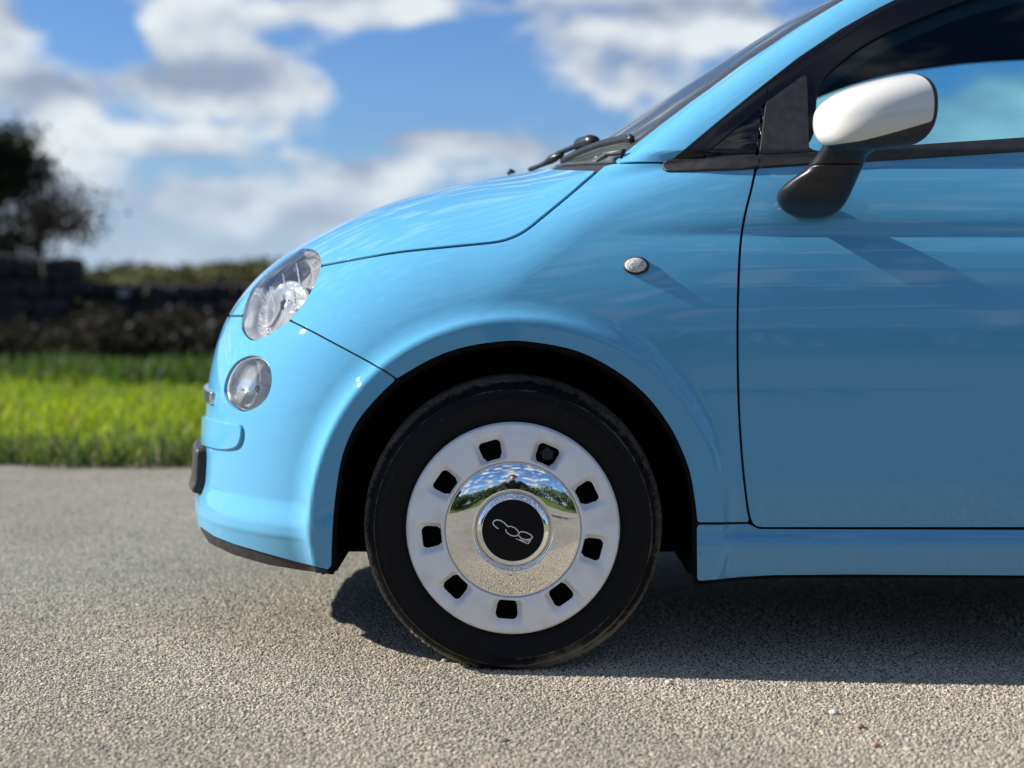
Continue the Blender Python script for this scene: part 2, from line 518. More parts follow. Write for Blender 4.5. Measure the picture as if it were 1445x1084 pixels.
def base_surface():
    x0, z0 = 0.0, 0.55
    xs = np.concatenate([np.linspace(2.35, 1.12, 50), np.arange(1.1, 0.0, -0.0062)])
    ths = np.linspace(0, math.pi / 2, 150)
    orig, dirs = [], []
    def ring(o, d): orig.append(o); dirs.append(d)
    for t in np.linspace(math.pi / 2, 0, 30)[:-1]:          # rear end
        ring((2.35, YC), (math.sin(t), -math.cos(t)))
    for x in xs: ring((x, YC), (0, -1))
    for t in ths: ring((x0, YC), (-math.sin(t), -math.cos(t)))
    nh = len(orig)
    orig2 = [o for o in orig[::-1]]; dirs2 = [(d[0], -d[1]) for d in dirs[::-1]]
    orig += orig2[1:]; dirs += dirs2[1:]
    ph = np.radians(np.concatenate([np.linspace(-33, 34, 200), np.linspace(34.6, 62, 60), np.linspace(63, 90, 36)]))
    O = np.array(orig); D = np.array(dirs)
    ns, nphi = len(O), len(ph)
    ox = np.repeat(O[:, 0], nphi); oy = np.repeat(O[:, 1], nphi)
    dx = np.outer(D[:, 0], np.cos(ph)).ravel(); dy = np.outer(D[:, 1], np.cos(ph)).ravel()
    dz = np.tile(np.sin(ph), ns)
    # only solve the near half, mirror the rest
    nn = nh * nphi
    o3 = np.stack([ox, oy, np.full_like(ox, z0)], 1)[:nn]; d3 = np.stack([dx, dy, dz], 1)[:nn]
    lo = np.full(nn, 0.05); hi = np.full(nn, 1.6)
    flo = F_body(*(o3 + d3 * lo[:, None]).T); fhi = F_body(*(o3 + d3 * hi[:, None]).T)
    for it in range(15):
        if it % 3 == 2: mid = 0.5 * (lo + hi)
        else: mid = np.clip(lo - flo * (hi - lo) / (fhi - flo + 1e-15), lo + 0.02 * (hi - lo), hi - 0.02 * (hi - lo))
        fm = F_body(*(o3 + d3 * mid[:, None]).T)
        inn = fm < 0
        lo = np.where(inn, mid, lo); flo = np.where(inn, fm, flo)
        hi = np.where(inn, hi, mid); fhi = np.where(inn, fhi, fm)
    t = lo - flo * (hi - lo) / (fhi - flo + 1e-15)
    Vn = o3 + d3 * t[:, None]
    Nn = grad_body(Vn)
    Vf = Vn.copy(); Vf[:, 1] = 2 * YC - Vf[:, 1]
    Nf = Nn.copy(); Nf[:, 1] *= -1
    V3 = Vn.reshape(nh, nphi, 3); N3 = Nn.reshape(nh, nphi, 3)
    Vf = Vf.reshape(nh, nphi, 3)[::-1][1:]; Nf = Nf.reshape(nh, nphi, 3)[::-1][1:]
    V = np.concatenate([V3, Vf]).reshape(-1, 3); N = np.concatenate([N3, Nf]).reshape(-1, 3)
    ns = 2 * nh - 1
    i = np.arange(ns - 1)[:, None] * nphi + np.arange(nphi - 1)[None]
    Q = np.stack([i, i + nphi, i + nphi + 1, i + 1], -1).reshape(-1, 4)
    # winding to agree with the normals
    a, b, c = V[Q[:, 0]], V[Q[:, 1]], V[Q[:, 2]]
    fn = np.cross(b - a, c - a)
    if (np.einsum('ij,ij->i', fn, N[Q[:, 0]])).sum() < 0: Q = Q[:, ::-1]
    return V, N, Q

class Surf:
    def __init__(s, V, N, F): s.V, s.N, s.F = V, N, F

def clip(S, f):
    """part of the surface where the vertex field f is positive, with clean cut edges"""
    V, N = S.V, S.N
    F = S.F
    if isinstance(F, np.ndarray):
        inn = f[F] >= 0
        c = inn.sum(1)
        full = F[c == F.shape[1]].tolist(); cross = F[(c > 0) & (c < F.shape[1])].tolist()
    else:
        full, cross = [], []
        for q in F:
            c = sum(f[i] >= 0 for i in q)
            if c == len(q): full.append(q)
            elif c: cross.append(q)
    ed = {}; newV, newN = [], []
    base = len(V)
    for q in cross:
        out = []
        for k in range(len(q)):
            a, b = q[k], q[(k + 1) % len(q)]
            fa, fb = f[a], f[b]
            if fa >= 0: out.append(a)
            if (fa >= 0) != (fb >= 0):
                key = (a, b) if a < b else (b, a)
                if key not in ed:
                    a0, b0 = key
                    t = f[a0] / (f[a0] - f[b0])
                    ed[key] = base + len(newV)
                    newV.append(V[a0] + (V[b0] - V[a0]) * t)
                    newN.append(N[a0] + (N[b0] - N[a0]) * t)
                out.append(ed[key])
        if len(out) >= 3: full.append(out)
    if newV:
        V = np.concatenate([V, np.array(newV)]); N = np.concatenate([N, np.array(newN)])
    used = np.unique(np.fromiter((i for q in full for i in q), int))
    remap = np.full(len(V), -1); remap[used] = np.arange(len(used))
    Fn = [[int(remap[i]) for i in q] for q in full]
    N = N[used]; N = N / np.maximum(np.linalg.norm(N, axis=1, keepdims=True), 1e-12)
    return Surf(V[used], N, Fn)

def flange(S, depth=0.012, r=0.0016, out=0.0008):
    """turn the cut edge of a panel inwards"""
    V, N, F = S.V, S.N, S.F
    de = set()
    for q in F:
        for k in range(len(q)): de.add((q[k], q[(k + 1) % len(q)]))
    bd = [(a, b) for (a, b) in de if (b, a) not in de]
    O = {}
    for a, b in bd:
        e = V[b] - V[a]
        l = np.linalg.norm(e)
        if l < 1e-9: continue
        o = np.cross(e / l, N[a] + N[b])
        o /= max(np.linalg.norm(o), 1e-9)
        for i in (a, b): O[i] = O.get(i, 0) + o * l
    n0 = len(V)
    idx = {}; nv, nn = [], []
    for i, o in O.items():
        o = o / max(np.linalg.norm(o), 1e-9)
        idx[i] = n0 + len(nv)
        nv += [V[i] - N[i] * r + o * out, V[i] - N[i] * depth + o * out]
        m = o + 0.35 * N[i]; m /= np.linalg.norm(m)
        nn += [m, o]
    F = list(F)
    for a, b in bd:
        if a in idx and b in idx:
            F.append([b, a, idx[a], idx[b]])
            F.append([idx[b], idx[a], idx[a] + 1, idx[b] + 1])
    if nv:
        V = np.concatenate([V, np.array(nv)]); N = np.concatenate([N, np.array(nn)])
    return Surf(V, N, F)

BV, BN, BQ = base_surface()
BASE = Surf(BV, BN, BQ)
_mir = BV.copy(); _mir[:, 1] = YC - np.abs(BV[:, 1] - YC)
PU, PV = project(_mir)               # where each point (or its mirror twin) shows in the photo
BX, BZ, BVv = BV[:, 0], BV[:, 2], np.abs(BV[:, 1] - YC)
NEARF = YC - BV[:, 1]                # positive on the near half

def pxf(poly, gap=2.2):
    return sd_poly(PU, PV, poly) - gap

def panel(name, f, mt, parent, depth=0.012, off=0.0, r=0.0016, out=0.0008, fl=True):
    S = clip(BASE, f)
    if off: S = Surf(S.V + S.N * off, S.N, S.F)
    if fl: S = flange(S, depth, r, out)
    return mesh_obj(name, S.V, S.F, mt, parent, N=S.N)

def pair(name, f, mt, parents, **kw):
    """the same panel on the near and on the far side, as two parts"""
    pa, pb = parents if isinstance(parents, tuple) else (parents, parents)
    a = panel(name, np.minimum(f, NEARF * 700), mt, pa, **kw)
    b = panel(name, np.minimum(f, -NEARF * 700), mt, pb, **kw)
    return a, b

# ------------------------------------------------------------------ seams, as traced on the near side
hood_seam = catmull([(452, 375), (500, 366), (560, 356), (620, 349.5), (672, 344.5), (702, 341), (722, 335.5), (742, 325), (766, 306), (800, 278), (835, 248), (852, 233)], 5)
bump_seam = [(404, 450), (440, 468), (480, 489.5), (520, 511), (541, 523), (560, 536)]
arch_l = catmull([(560, 536), (534, 560), (504, 597), (484, 642), (474, 699), (469.5, 749), (468, 806)], 5)
arch_r = catmull([(560, 536), (607, 509), (649, 493), (700, 484), (744, 483.5), (811, 496), (866, 523), (910, 558), (943, 601), (960, 634), (973, 670), (981, 720), (982, 739)], 5)
door_front = catmull([(1067, 236), (1061, 264), (1050, 310), (1044.5, 352), (1041.5, 420), (1041, 500), (1043, 580), (1047.5, 650), (1053, 702), (1057, 728), (1060.5, 738), (1065, 743.5), (1073, 746)], 5)
head_poly = catmull([(353, 479), (344, 470), (341.5, 459), (345, 437), (354, 412), (367, 390), (382, 373), (401, 360), (421, 352.5), (437, 351), (447, 356),
                     (452, 367), (450, 383), (443, 402), (431, 423), (416, 442), (398, 459), (378, 472), (364, 478.5)], 4, closed=True)
drl_poly = catmull([(318, 556), (319, 541), (325, 525), (335, 512), (349, 504.5), (362, 504), (374, 511), (380.5, 525), (381, 542), (376, 558), (366, 570), (353, 577.5), (339, 579), (326, 572)], 4, closed=True)
# fender/bumper apertures stay on the near-front corner: never reach round behind the nose
CORNER = BVv - 0.36

car = empty("hatchback_car", (0.9, YC, 0.0))
tag(car, "pale blue small hatchback car with white wing mirror and white chrome-centred wheel cover", "car")

f_head = np.minimum(sd_poly(PU, PV, head_poly), CORNER * 700)
f_drl = np.minimum(sd_poly(PU, PV, drl_poly), CORNER * 700)
hood_poly = np.concatenate([hood_seam, [(870, 200), (2600, -900), (-900, -900), (-900, 446), (346, 446), (404, 448), (430, 410)]])
hood_x = 0.035 + 0.150 * (BVv / 0.7) ** 2.2
f_hood = np.minimum(np.minimum(pxf(hood_poly, 2.3), -f_head - 1.0), (hood_x - BX) * 720)
hood = panel("hood", f_hood, M['paint'], car)
bump_poly = np.concatenate([bump_seam[:-1], arch_l, [(414, 793), (364, 779), (330, 769), (302, 758), (283, 745), (-900, 700), (-900, 446), (346, 446)]])
f_bump = np.minimum(np.minimum(pxf(bump_poly, 1.3), -f_head - 1.0), -f_drl - 2.2)
strip_poly = catmull([(200, 560), (281, 584), (300, 592), (325, 598), (340, 600), (343.5, 604), (343, 618), (338, 629), (328, 633), (312, 633.5), (296, 630), (282, 625), (200, 590)], 3, closed=True)
strip_front = np.minimum(sd_poly(PU, PV, strip_poly), 900 * (0.62 - np.abs(BX + 1.0)))
f_bump = np.minimum(f_bump, -sd_poly(PU, PV, strip_poly) - 0.3)
bumper = panel("front_bumper", f_bump, M['paint'], car)
fend_poly = np.concatenate([hood_seam, [(866, 229.5), (936, 229.5), (940, 241), (1000, 239)], door_front[:-1][:np.argmin(np.abs(door_front[:, 1] - 738))], [(1056.5, 738.5), (982, 739)], arch_r[::-1], bump_seam[::-1][1:], [(430, 410)]])
f_fend = np.minimum(pxf(fend_poly, 2.1), -f_head - 1.0)
rep_poly = [(898 + 18.2 * math.cos(t), 375.5 + 12.6 * math.sin(t)) for t in np.linspace(0, 2 * math.pi, 40)[:-1]]
f_rep = sd_poly(PU, PV, rep_poly)
fender, fender_far = pair("fender", f_fend, M['paint'], car)
door_poly = np.concatenate([door_front, [(1445, 746), (1895, 746), (1901, 740), (1901, 184), (1445, 211), (1200, 227), (1100, 234)]])
door, door_far = pair("door", pxf(door_poly, 2.3), M['paint'], car)
sill_poly = np.concatenate([[(982.5, 740.5), (1057, 739.5)], door_front[-4:], [(1445, 747), (2172, 747), (2172, 815), (1445, 813.5), (1200, 812), (1090, 813), (1045, 815.5), (1012, 819), (983, 821)]])
sill, _ = pair("sill", pxf(sill_poly, 1.4), M['paint'], car)

# dark sheet added close under the panels, painting shade into the shut lines
f_union = np.maximum.reduce([f_hood, f_fend, f_bump, pxf(door_poly, 2.3), pxf(sill_poly, 1.4)])
f_shade_shell = np.minimum(np.minimum(f_union + 7.0, -f_head - 3.0), np.minimum(-f_drl - 4.0, (0.99 - BZ) * 700))
f_shade_shell = np.minimum(f_shade_shell, (hood_x + 0.004 - BX) * 720 + 2000 * (BVv > 0.66))
shell = panel("gap_shade_shell", f_shade_shell, M['dark'], car, off=-0.0045, fl=False)

# roof, pillars, glass
pil_edge = [(866, 229), (893, 206.5), (932, 176), (975, 143.5), (1000, 126), (1051, 88), (1126, 38), (1190, 0), (1262, -42), (1330, -78)]
blk_edge = [(937, 229), (949, 225.5), (1013, 172), (1081, 117), (1126, 82), (1187, 41), (1239, 12), (1262, 0.5), (1350, -37), (1445, -61), (1600, -78), (1901, -82)]
roof_front = 0.80 + 0.03 * (BVv / 0.55) ** 2
left_of_pillar = sd_poly(PU, PV, np.concatenate([pil_edge, [(1500, -170), (1500, -900), (-300, -900), (-300, 300), (840, 252)]]))
above_side = sd_poly(PU, PV, np.concatenate([[(866, 227.5)], blk_edge, [(3600, -82), (3600, -3000), (-600, -3000), (-600, 227)]]))
f_roof = np.minimum(above_side - 0.6, np.maximum(-left_of_pillar - 0.5, (BX - roof_front) * 720))
f_roof = np.minimum(f_roof, (1.7 - BX) * 600 + 420)
f_roof = np.minimum(f_roof, (BZ - 0.93) * 700)
roof = panel("roof", f_roof, M['paint'], car)
f_screen = np.minimum(left_of_pillar + 3.0, (roof_front - 0.004 - BX) * 720)
f_screen = np.minimum(f_screen, (BX - hood_x - 0.055) * 720)
f_screen = np.minimum(f_screen, (BZ - 0.95) * 700)
screen = panel("windscreen", f_screen, M['screen'], car, off=-0.004, depth=0.005)
f_band = np.minimum(f_screen, 5.5 - (left_of_pillar))
panel("windscreen_seal", f_band, M['black_trim'], car, off=-0.0015, depth=0.003)
f_cowl = np.minimum(np.minimum((BX - hood_x - 0.004) * 720, (hood_x + 0.075 - BX) * 720), left_of_pillar - 1.0)
f_cowl = np.minimum(f_cowl, (BZ - 0.9) * 720)
cowl = panel("cowl", f_cowl, M['black_trim'], car, off=-0.012)

glass_poly = catmull([(1150, 213), (1150.5, 180), (1152, 140), (1160, 113), (1180, 92), (1220, 62), (1277, 33), (1352, 3), (1430, -19), (1520, -33), (1640, -44), (1858, -48), (1870, -20), (1873, 100), (1873, 184), (1860, 189), (1600, 194), (1445, 198), (1300, 205)], 4, closed=True)
quart_poly = [(987, 223.5), (1030, 187), (1075.5, 149.5), (1066.5, 219.5)]
frame_poly = np.concatenate([blk_edge, [(1901, 191), (1445, 205), (1066, 230), (950, 235)]])
f_glass = sd_poly(PU, PV, glass_poly)
f_quart = sd_poly(PU, PV, quart_poly)
f_frame = np.minimum(np.minimum(pxf(frame_poly, 0.4), -f_glass), -f_quart)
side_ok = (1.25 - np.abs(BX - 1.1)) * 700
post = [(1066.2, 238), (1077, 151), (1083, 118), (1085.5, 118), (1079.5, 151), (1068.7, 238)]
f_frame = np.minimum(f_frame, -sd_poly(PU, PV, post))
frame, _ = pair("window_frame", f_frame, M['black_gloss'], car, off=0.001, depth=0.014)
gl, _ = pair("window", f_glass - 0.2, M['glass'], (door, door_far), off=-0.007, depth=0.003)
gl['label'] = "raised tinted door window glass"
pair("quarter_window", f_quart - 0.3, M['dark_glass'], car, off=-0.003)
sail_poly = [(1072, 217.5), (1081, 146.5), (1138, 105), (1141, 214)]
pair("sail_panel", pxf(sail_poly, 0.0), M['black_trim'], (door, door_far), off=0.0035, depth=0.004, r=0.001)
belt1 = catmull([(938.5, 230), (946, 227.3), (1000, 225.5), (1066, 221.8), (1065.5, 236.3), (1000, 240), (946, 241.8), (939, 240), (936.5, 235)], 3, closed=True)
pair("belt_moulding", pxf(belt1, 0.0), M['black_trim'], car, off=0.006, depth=0.012, r=0.004, out=0.003)
belt2 = [(1069, 221.3), (1200, 213), (1445, 196.5), (1901, 182), (1901, 198), (1445, 212), (1200, 228), (1068.5, 236)]
pair("belt_moulding", pxf(belt2, 0.0), M['black_trim'], (door, door_far), off=0.006, depth=0.012, r=0.004, out=0.003)

# rear quarter and tail
def circ(cx, cy, r): return np.hypot(PU - cx, PV - cy) - r
uw, vw = project(np.array([WX + 2.3, 0.0, WZ]))
rear_poly = np.array([(1903, 900), (1903, -80), (3700, -80), (3700, 900)])
rw_poly = catmull([(1925, -56), (2050, -48), (2200, -30), (2330, 60), (2330, 120), (2230, 168), (2050, 182), (1925, 185)], 4, closed=True)
f_rw = np.minimum(sd_poly(PU, PV, rw_poly), (2.25 - BX) * 700)
f_rear = np.minimum(pxf(rear_poly, 1.2), circ(uw, vw, 252))
f_rear = np.minimum(f_rear, -sd_poly(PU, PV, sill_poly) - 0.6)
f_tg = np.minimum((0.50 - BVv) * 700, np.minimum((BZ - 1.06) * 700, (BX - 2.36) * 700))
f_rear = np.minimum(np.minimum(f_rear, -f_rw), -f_tg)
f_rear = np.minimum(f_rear, (BZ - 0.16) * 700)
panel("rear_quarter", np.minimum(f_rear, (BX - 1.3) * 700), M['paint'], car)
pair("rear_side_window", f_rw - 0.2, M['glass'], car, off=-0.005, depth=0.003)
panel("rear_window", f_tg - 0.2, M['glass'], car, off=-0.005, depth=0.003)

# inner lining so that the cabin reads from the inside
f_in = np.minimum(np.minimum((BZ - 0.72) * 700, (BX - 0.20) * 700), np.minimum(-f_glass - 3 + 19 * sstep(150, 90, PV), np.minimum(-f_rw - 3, -f_tg - 3)))
f_in = np.minimum(f_in, np.maximum(-left_of_pillar - 2, (BX - roof_front - 0.03) * 720))
inner = panel("interior_lining", f_in, M['liner'], car, off=-0.022, fl=False)

# lower lip, bumper strip, black nose bumper
lip_poly = [(468, 806), (414, 794), (364, 780), (330, 770), (302, 759), (283, 746), (-900, 701), (-900, 715), (283, 752), (292, 767.5), (327, 784.5), (377, 799), (434, 808.5), (469, 810)]
pair("lower_lip", pxf(lip_poly, 0.3), M['black_trim'], bumper, off=-0.004, depth=0.02)
panel("bumper_strip", np.minimum(sd_poly(PU, PV, strip_poly) - 1.0, (-0.3 - BX) * 700), M['paint'], bumper, off=0.008, depth=0.016, r=0.004, out=0.003)
f_nose = np.minimum(np.minimum((0.386 - BZ) * 700, (BZ - 0.296) * 700), np.minimum((0.415 - BVv) * 700, (-0.5 - BX) * 700))
panel("nose_bumper", f_nose, M['black_trim'], bumper, off=0.024, depth=0.032, r=0.008, out=0.006)
# ------------------------------------------------------------------ car details
def hit(u, v, off=0.0):
    """near-side body point seen at photo pixel u, v"""
    o = np.array([0, CAM_Y, CAM_Z]); d = P(u, v, 1.0) - o; d /= np.linalg.norm(d)
    lo, hi = 2.3, 4.2
    for cnt in (130, 30, 30):
        t = np.linspace(lo, hi, cnt)
        p = o + d * t[:, None]
        f = F_body(*p.T)
        if not (f < 0).any():
            q = p[int(np.argmin(f))]; break
        i = int(np.argmax(f < 0))
        lo, hi = t[i - 1], t[i]
        q = o + d * hi
    n = grad_body(q.reshape(1, 3))[0]
    return q + n * off, n

def tube(path, rad, n=8, cap=True, ry=None, up=(0, 0, 1)):
    """swept tube; rad scalar or list; ry = second semi-axis (along up)"""
    p = np.asarray(path, float); m = len(p)
    r = np.broadcast_to(np.asarray(rad, float), (m,)); r2 = r if ry is None else np.broadcast_to(np.asarray(ry, float), (m,))
    V = []
    for i in range(m):
        t = p[min(i + 1, m - 1)] - p[max(i - 1, 0)]; t = t / np.linalg.norm(t)
        a = np.cross(t, up); 
        if np.linalg.norm(a) < 1e-6: a = np.cross(t, (1, 0, 0))
        a /= np.linalg.norm(a); b = np.cross(a, t)
        for k in range(n):
            w = 2 * math.pi * k / n
            V.append(p[i] + a * math.cos(w) * r[i] + b * math.sin(w) * r2[i])
    F = []
    for i in range(m - 1):
        for k in range(n):
            k2 = (k + 1) % n
            F.append([i * n + k, i * n + k2, (i + 1) * n + k2, (i + 1) * n + k])
    if cap:
        F.append(list(range(n))[::-1]); F.append([(m - 1) * n + k for k in range(n)])
    return np.array(V), F

def merge(*parts):
    V, F, o = [], [], 0
    for v, f in parts:
        V.append(np.asarray(v)); F += [[i + o for i in q] for q in f]; o += len(v)
    return np.concatenate(V), F

def box(c, s, bev=0.0):
    """box with bevelled edges"""
    c = np.asarray(c, float); h = np.asarray(s, float) / 2
    if bev <= 0:
        V = [c + h * np.array(k) for k in [(-1, -1, -1), (1, -1, -1), (1, 1, -1), (-1, 1, -1), (-1, -1, 1), (1, -1, 1), (1, 1, 1), (-1, 1, 1)]]
        return np.array(V), [[0, 3, 2, 1], [4, 5, 6, 7], [0, 1, 5, 4], [1, 2, 6, 5], [2, 3, 7, 6], [3, 0, 4, 7]]
    V = []; idx = {}
    for sx in (-1, 1):
        for sy in (-1, 1):
            for sz in (-1, 1):
                for ax in range(3):
                    q = np.array([sx, sy, sz], float) * (h - bev)
                    q[ax] = (sx, sy, sz)[ax] * h[ax]
                    idx[(sx, sy, sz, ax)] = len(V); V.append(c + q)
    F = []
    for ax in range(3):
        o1, o2 = [k for k in range(3) if k != ax]
        for s_ in (-1, 1):
            q = []
            for a, b in ((-1, -1), (1, -1), (1, 1), (-1, 1)):
                k = [0, 0, 0]; k[ax] = s_; k[o1] = a; k[o2] = b
                q.append(idx[(*k, ax)])
            F.append(q)
    for ax in range(3):
        o1, o2 = [k for k in range(3) if k != ax]
        for a in (-1, 1):
            for b in (-1, 1):
                k0 = [0, 0, 0]; k1 = [0, 0, 0]
                k0[ax] = -1; k1[ax] = 1; k0[o1] = k1[o1] = a; k0[o2] = k1[o2] = b
                F.append([idx[(*k0, o1)], idx[(*k1, o1)], idx[(*k1, o2)], idx[(*k0, o2)]])
    for sx in (-1, 1):
        for sy in (-1, 1):
            for sz in (-1, 1):
                F.append([idx[(sx, sy, sz, 0)], idx[(sx, sy, sz, 1)], idx[(sx, sy, sz, 2)]])
    V = np.array(V)
    for q in F:
        n = np.cross(V[q[1]] - V[q[0]], V[q[2]] - V[q[0]])
        if np.dot(n, V[q].mean(0) - c) < 0: q.reverse()
    return V, F

# ---- wheel
def polar(prof, n=144, ang0=0.0, cx=None, cz=None, close=False):
    """lathe about the wheel axis: prof = [(r, y), ...]"""
    cx = WX if cx is None else cx; cz = WZ if cz is None else cz
    pr = np.asarray(prof, float); m = len(pr)
    th = np.arange(n) * 2 * math.pi / n + ang0
    V = np.empty((m, n, 3))
    V[..., 0] = cx + pr[:, 0, None] * np.cos(th); V[..., 1] = pr[:, 1, None]; V[..., 2] = cz + pr[:, 0, None] * np.sin(th)
    F = []
    for i in range(m - 1):
        for k in range(n):
            k2 = (k + 1) % n
            F.append([i * n + k, i * n + k2, (i + 1) * n + k2, (i + 1) * n + k])
    V = V.reshape(-1, 3)
    return V, F

M['tyre'] = mat('tyre rubber', (0.008, 0.008, 0.009), rough=0.62, spec=0.1)
def _tyre():
    nt, b, L = nodes_of(M['tyre'])
    at = nt.nodes.new('ShaderNodeAttribute'); at.attribute_name = 'Col'
    tc = nt.nodes.new('ShaderNodeTexCoord')
    nz = nt.nodes.new('ShaderNodeTexNoise'); nz.inputs['Scale'].default_value = 55; nz.inputs['Detail'].default_value = 8; nz.inputs['Roughness'].default_value = 0.7
    L(tc.outputs['Object'], nz.inputs['Vector'])
    sp = nt.nodes.new('ShaderNodeSeparateColor'); L(at.outputs['Color'], sp.inputs[0])
    ad = nt.nodes.new('ShaderNodeMath'); ad.operation = 'ADD'; L(nz.outputs[0], ad.inputs[0]); L(sp.outputs[0], ad.inputs[1])
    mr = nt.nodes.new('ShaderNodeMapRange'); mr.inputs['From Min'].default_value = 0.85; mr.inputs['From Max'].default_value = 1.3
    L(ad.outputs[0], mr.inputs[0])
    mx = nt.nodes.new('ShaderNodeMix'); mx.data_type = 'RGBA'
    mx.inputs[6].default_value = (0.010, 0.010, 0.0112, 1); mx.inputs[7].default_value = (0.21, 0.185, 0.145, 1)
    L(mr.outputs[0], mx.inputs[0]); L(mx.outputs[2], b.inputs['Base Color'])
    rr = nt.nodes.new('ShaderNodeMapRange'); rr.inputs['To Min'].default_value = 0.5; rr.inputs['To Max'].default_value = 0.95
    L(mr.outputs[0], rr.inputs[0]); L(rr.outputs[0], b.inputs['Roughness'])
    bp = nt.nodes.new('ShaderNodeBump'); bp.inputs['Strength'].default_value = 0.35; bp.inputs['Distance'].default_value = 0.0012
    n2 = nt.nodes.new('ShaderNodeTexNoise'); n2.inputs['Scale'].default_value = 220; n2.inputs['Detail'].default_value = 4
    L(tc.outputs['Object'], n2.inputs['Vector'])
    m4 = nt.nodes.new('ShaderNodeMath'); m4.operation = 'MULTIPLY'; L(n2.outputs[0], m4.inputs[0]); L(mr.outputs[0], m4.inputs[1])
    L(m4.outputs[0], bp.inputs['Height']); L(bp.outputs[0], b.inputs['Normal'])
_tyre()
M['cap_white'] = add_noise_color(mat('white wheel cover', (0.84, 0.84, 0.83), rough=0.42, spec=0.4), (0.78, 0.77, 0.74), (0.87, 0.87, 0.86), 22, detail=6, lo=0.3, hi=0.5)
M['badge_black'] = mat('satin black badge', (0.006, 0.006, 0.007), rough=0.4, spec=0.15)

wheel = empty("wheel", (WX, 0.1, WZ), car)
wheel['label'] = "front wheel with white nine-slot cover and chrome centre disc"

def make_tyre():
    prof = [(0.186, 0.060), (0.1905, 0.050), (0.196, 0.040), (0.203, 0.034), (0.211, 0.030), (0.222, 0.0255), (0.234, 0.0228), (0.244, 0.0222), (0.2465, 0.0218),
            (0.2475, 0.0200), (0.2495, 0.0200), (0.2505, 0.0222), (0.258, 0.0240), (0.2625, 0.0268), (0.2632, 0.0262), (0.2645, 0.0262), (0.2652, 0.0285), (0.270, 0.0325), (0.2745, 0.0370), (0.2785, 0.0415), (0.2820, 0.0465), (0.2848, 0.052),
            (0.2868, 0.0580), (0.2884, 0.0645), (0.2890, 0.068), (0.2891, 0.0705), (0.2893, 0.074), (0.2896, 0.0765), (0.2898, 0.0785), (0.2905, 0.086), (0.2910, 0.094), (0.2911, 0.096),
            (0.2912, 0.100), (0.2913, 0.102), (0.2915, 0.1145)]
    mir = [(r, 0.229 - y) for r, y in prof[::-1][1:]]
    pr = np.array(prof + mir)
    npitch, sub = 64, 8
    n = npitch * sub
    V, F = polar(pr, n)
    V = V.reshape(len(pr), n, 3)
    th = np.arange(n) * 2 * math.pi / n
    r = np.repeat(pr[:, 0:1], n, 1); y = np.repeat(pr[:, 1:2], n, 1)
    ym = np.minimum(y, 0.229 - y)
    ph = (np.arange(n) % sub)[None]
    pit = (np.arange(n) // sub)[None]
    lat = ((ph == 0) | (ph == 1))
    sip = ((ph == 4) & (pit % 2 == 0)) | ((ph == 5) & (pit % 2 == 1))
    cut = np.zeros_like(r)
    sh = (ym > 0.040) & (ym < 0.069)
    cut = np.where(sh & lat, 0.0030 * sstep(0.039, 0.050, ym), cut)
    cut = np.where(sh & sip & (ym > 0.046), 0.0022, cut)
    cut = np.where((ym > 0.070) & (ym < 0.0765), 0.007, cut)
    cut = np.where((ym > 0.0785) & (ym < 0.095) & (ph == 2), 0.004, cut)
    cut = np.where((ym > 0.0955) & (ym < 0.1005), 0.007, cut)
    jit = 0.0003 * rng.standard_normal((1, npitch)).repeat(sub, 1)
    rr = r - cut + np.where(ym > 0.05, jit, 0)
    V[..., 0] = WX + rr * np.cos(th); V[..., 2] = WZ + rr * np.sin(th)
    # load: flat foot and a slight bulge above it
    z = V[..., 2]
    bul = np.clip((0.10 - z) / 0.10, 0, 1) ** 2 * sstep(0.20, 0.26, r)
    V[..., 1] = np.where(y < 0.1145, y - 0.006 * bul, y + 0.006 * bul)
    V[..., 2] = np.maximum(z, 0.0012 + 0.02 * np.maximum(0.0 - z, 0) * 0)
    dirt_and_sun = sstep(0.266, 0.284, r) * 0.46 + sstep(0.280, 0.287, r) * 0.22
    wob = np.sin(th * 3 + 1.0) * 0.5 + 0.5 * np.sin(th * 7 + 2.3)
    front = sstep(-0.2, -0.6, np.cos(th)) * sstep(0.30, -0.1, np.sin(th)) * sstep(0.279, 0.287, r)  # sunlight on the lower front tread, painted as paler tan over the real grime
    dirt_and_sun = dirt_and_sun + 0.22 * front + 0.10 * wob * sstep(0.25, 0.28, r)
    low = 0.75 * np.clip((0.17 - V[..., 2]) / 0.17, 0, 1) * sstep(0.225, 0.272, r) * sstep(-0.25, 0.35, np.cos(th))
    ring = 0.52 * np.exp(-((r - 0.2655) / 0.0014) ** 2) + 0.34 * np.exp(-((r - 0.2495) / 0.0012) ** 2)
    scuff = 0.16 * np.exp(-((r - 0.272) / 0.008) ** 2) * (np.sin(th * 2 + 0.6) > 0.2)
    col = np.repeat((dirt_and_sun + low + ring + scuff).reshape(-1, 1), 3, 1)
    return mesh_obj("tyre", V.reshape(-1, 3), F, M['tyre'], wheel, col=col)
make_tyre()

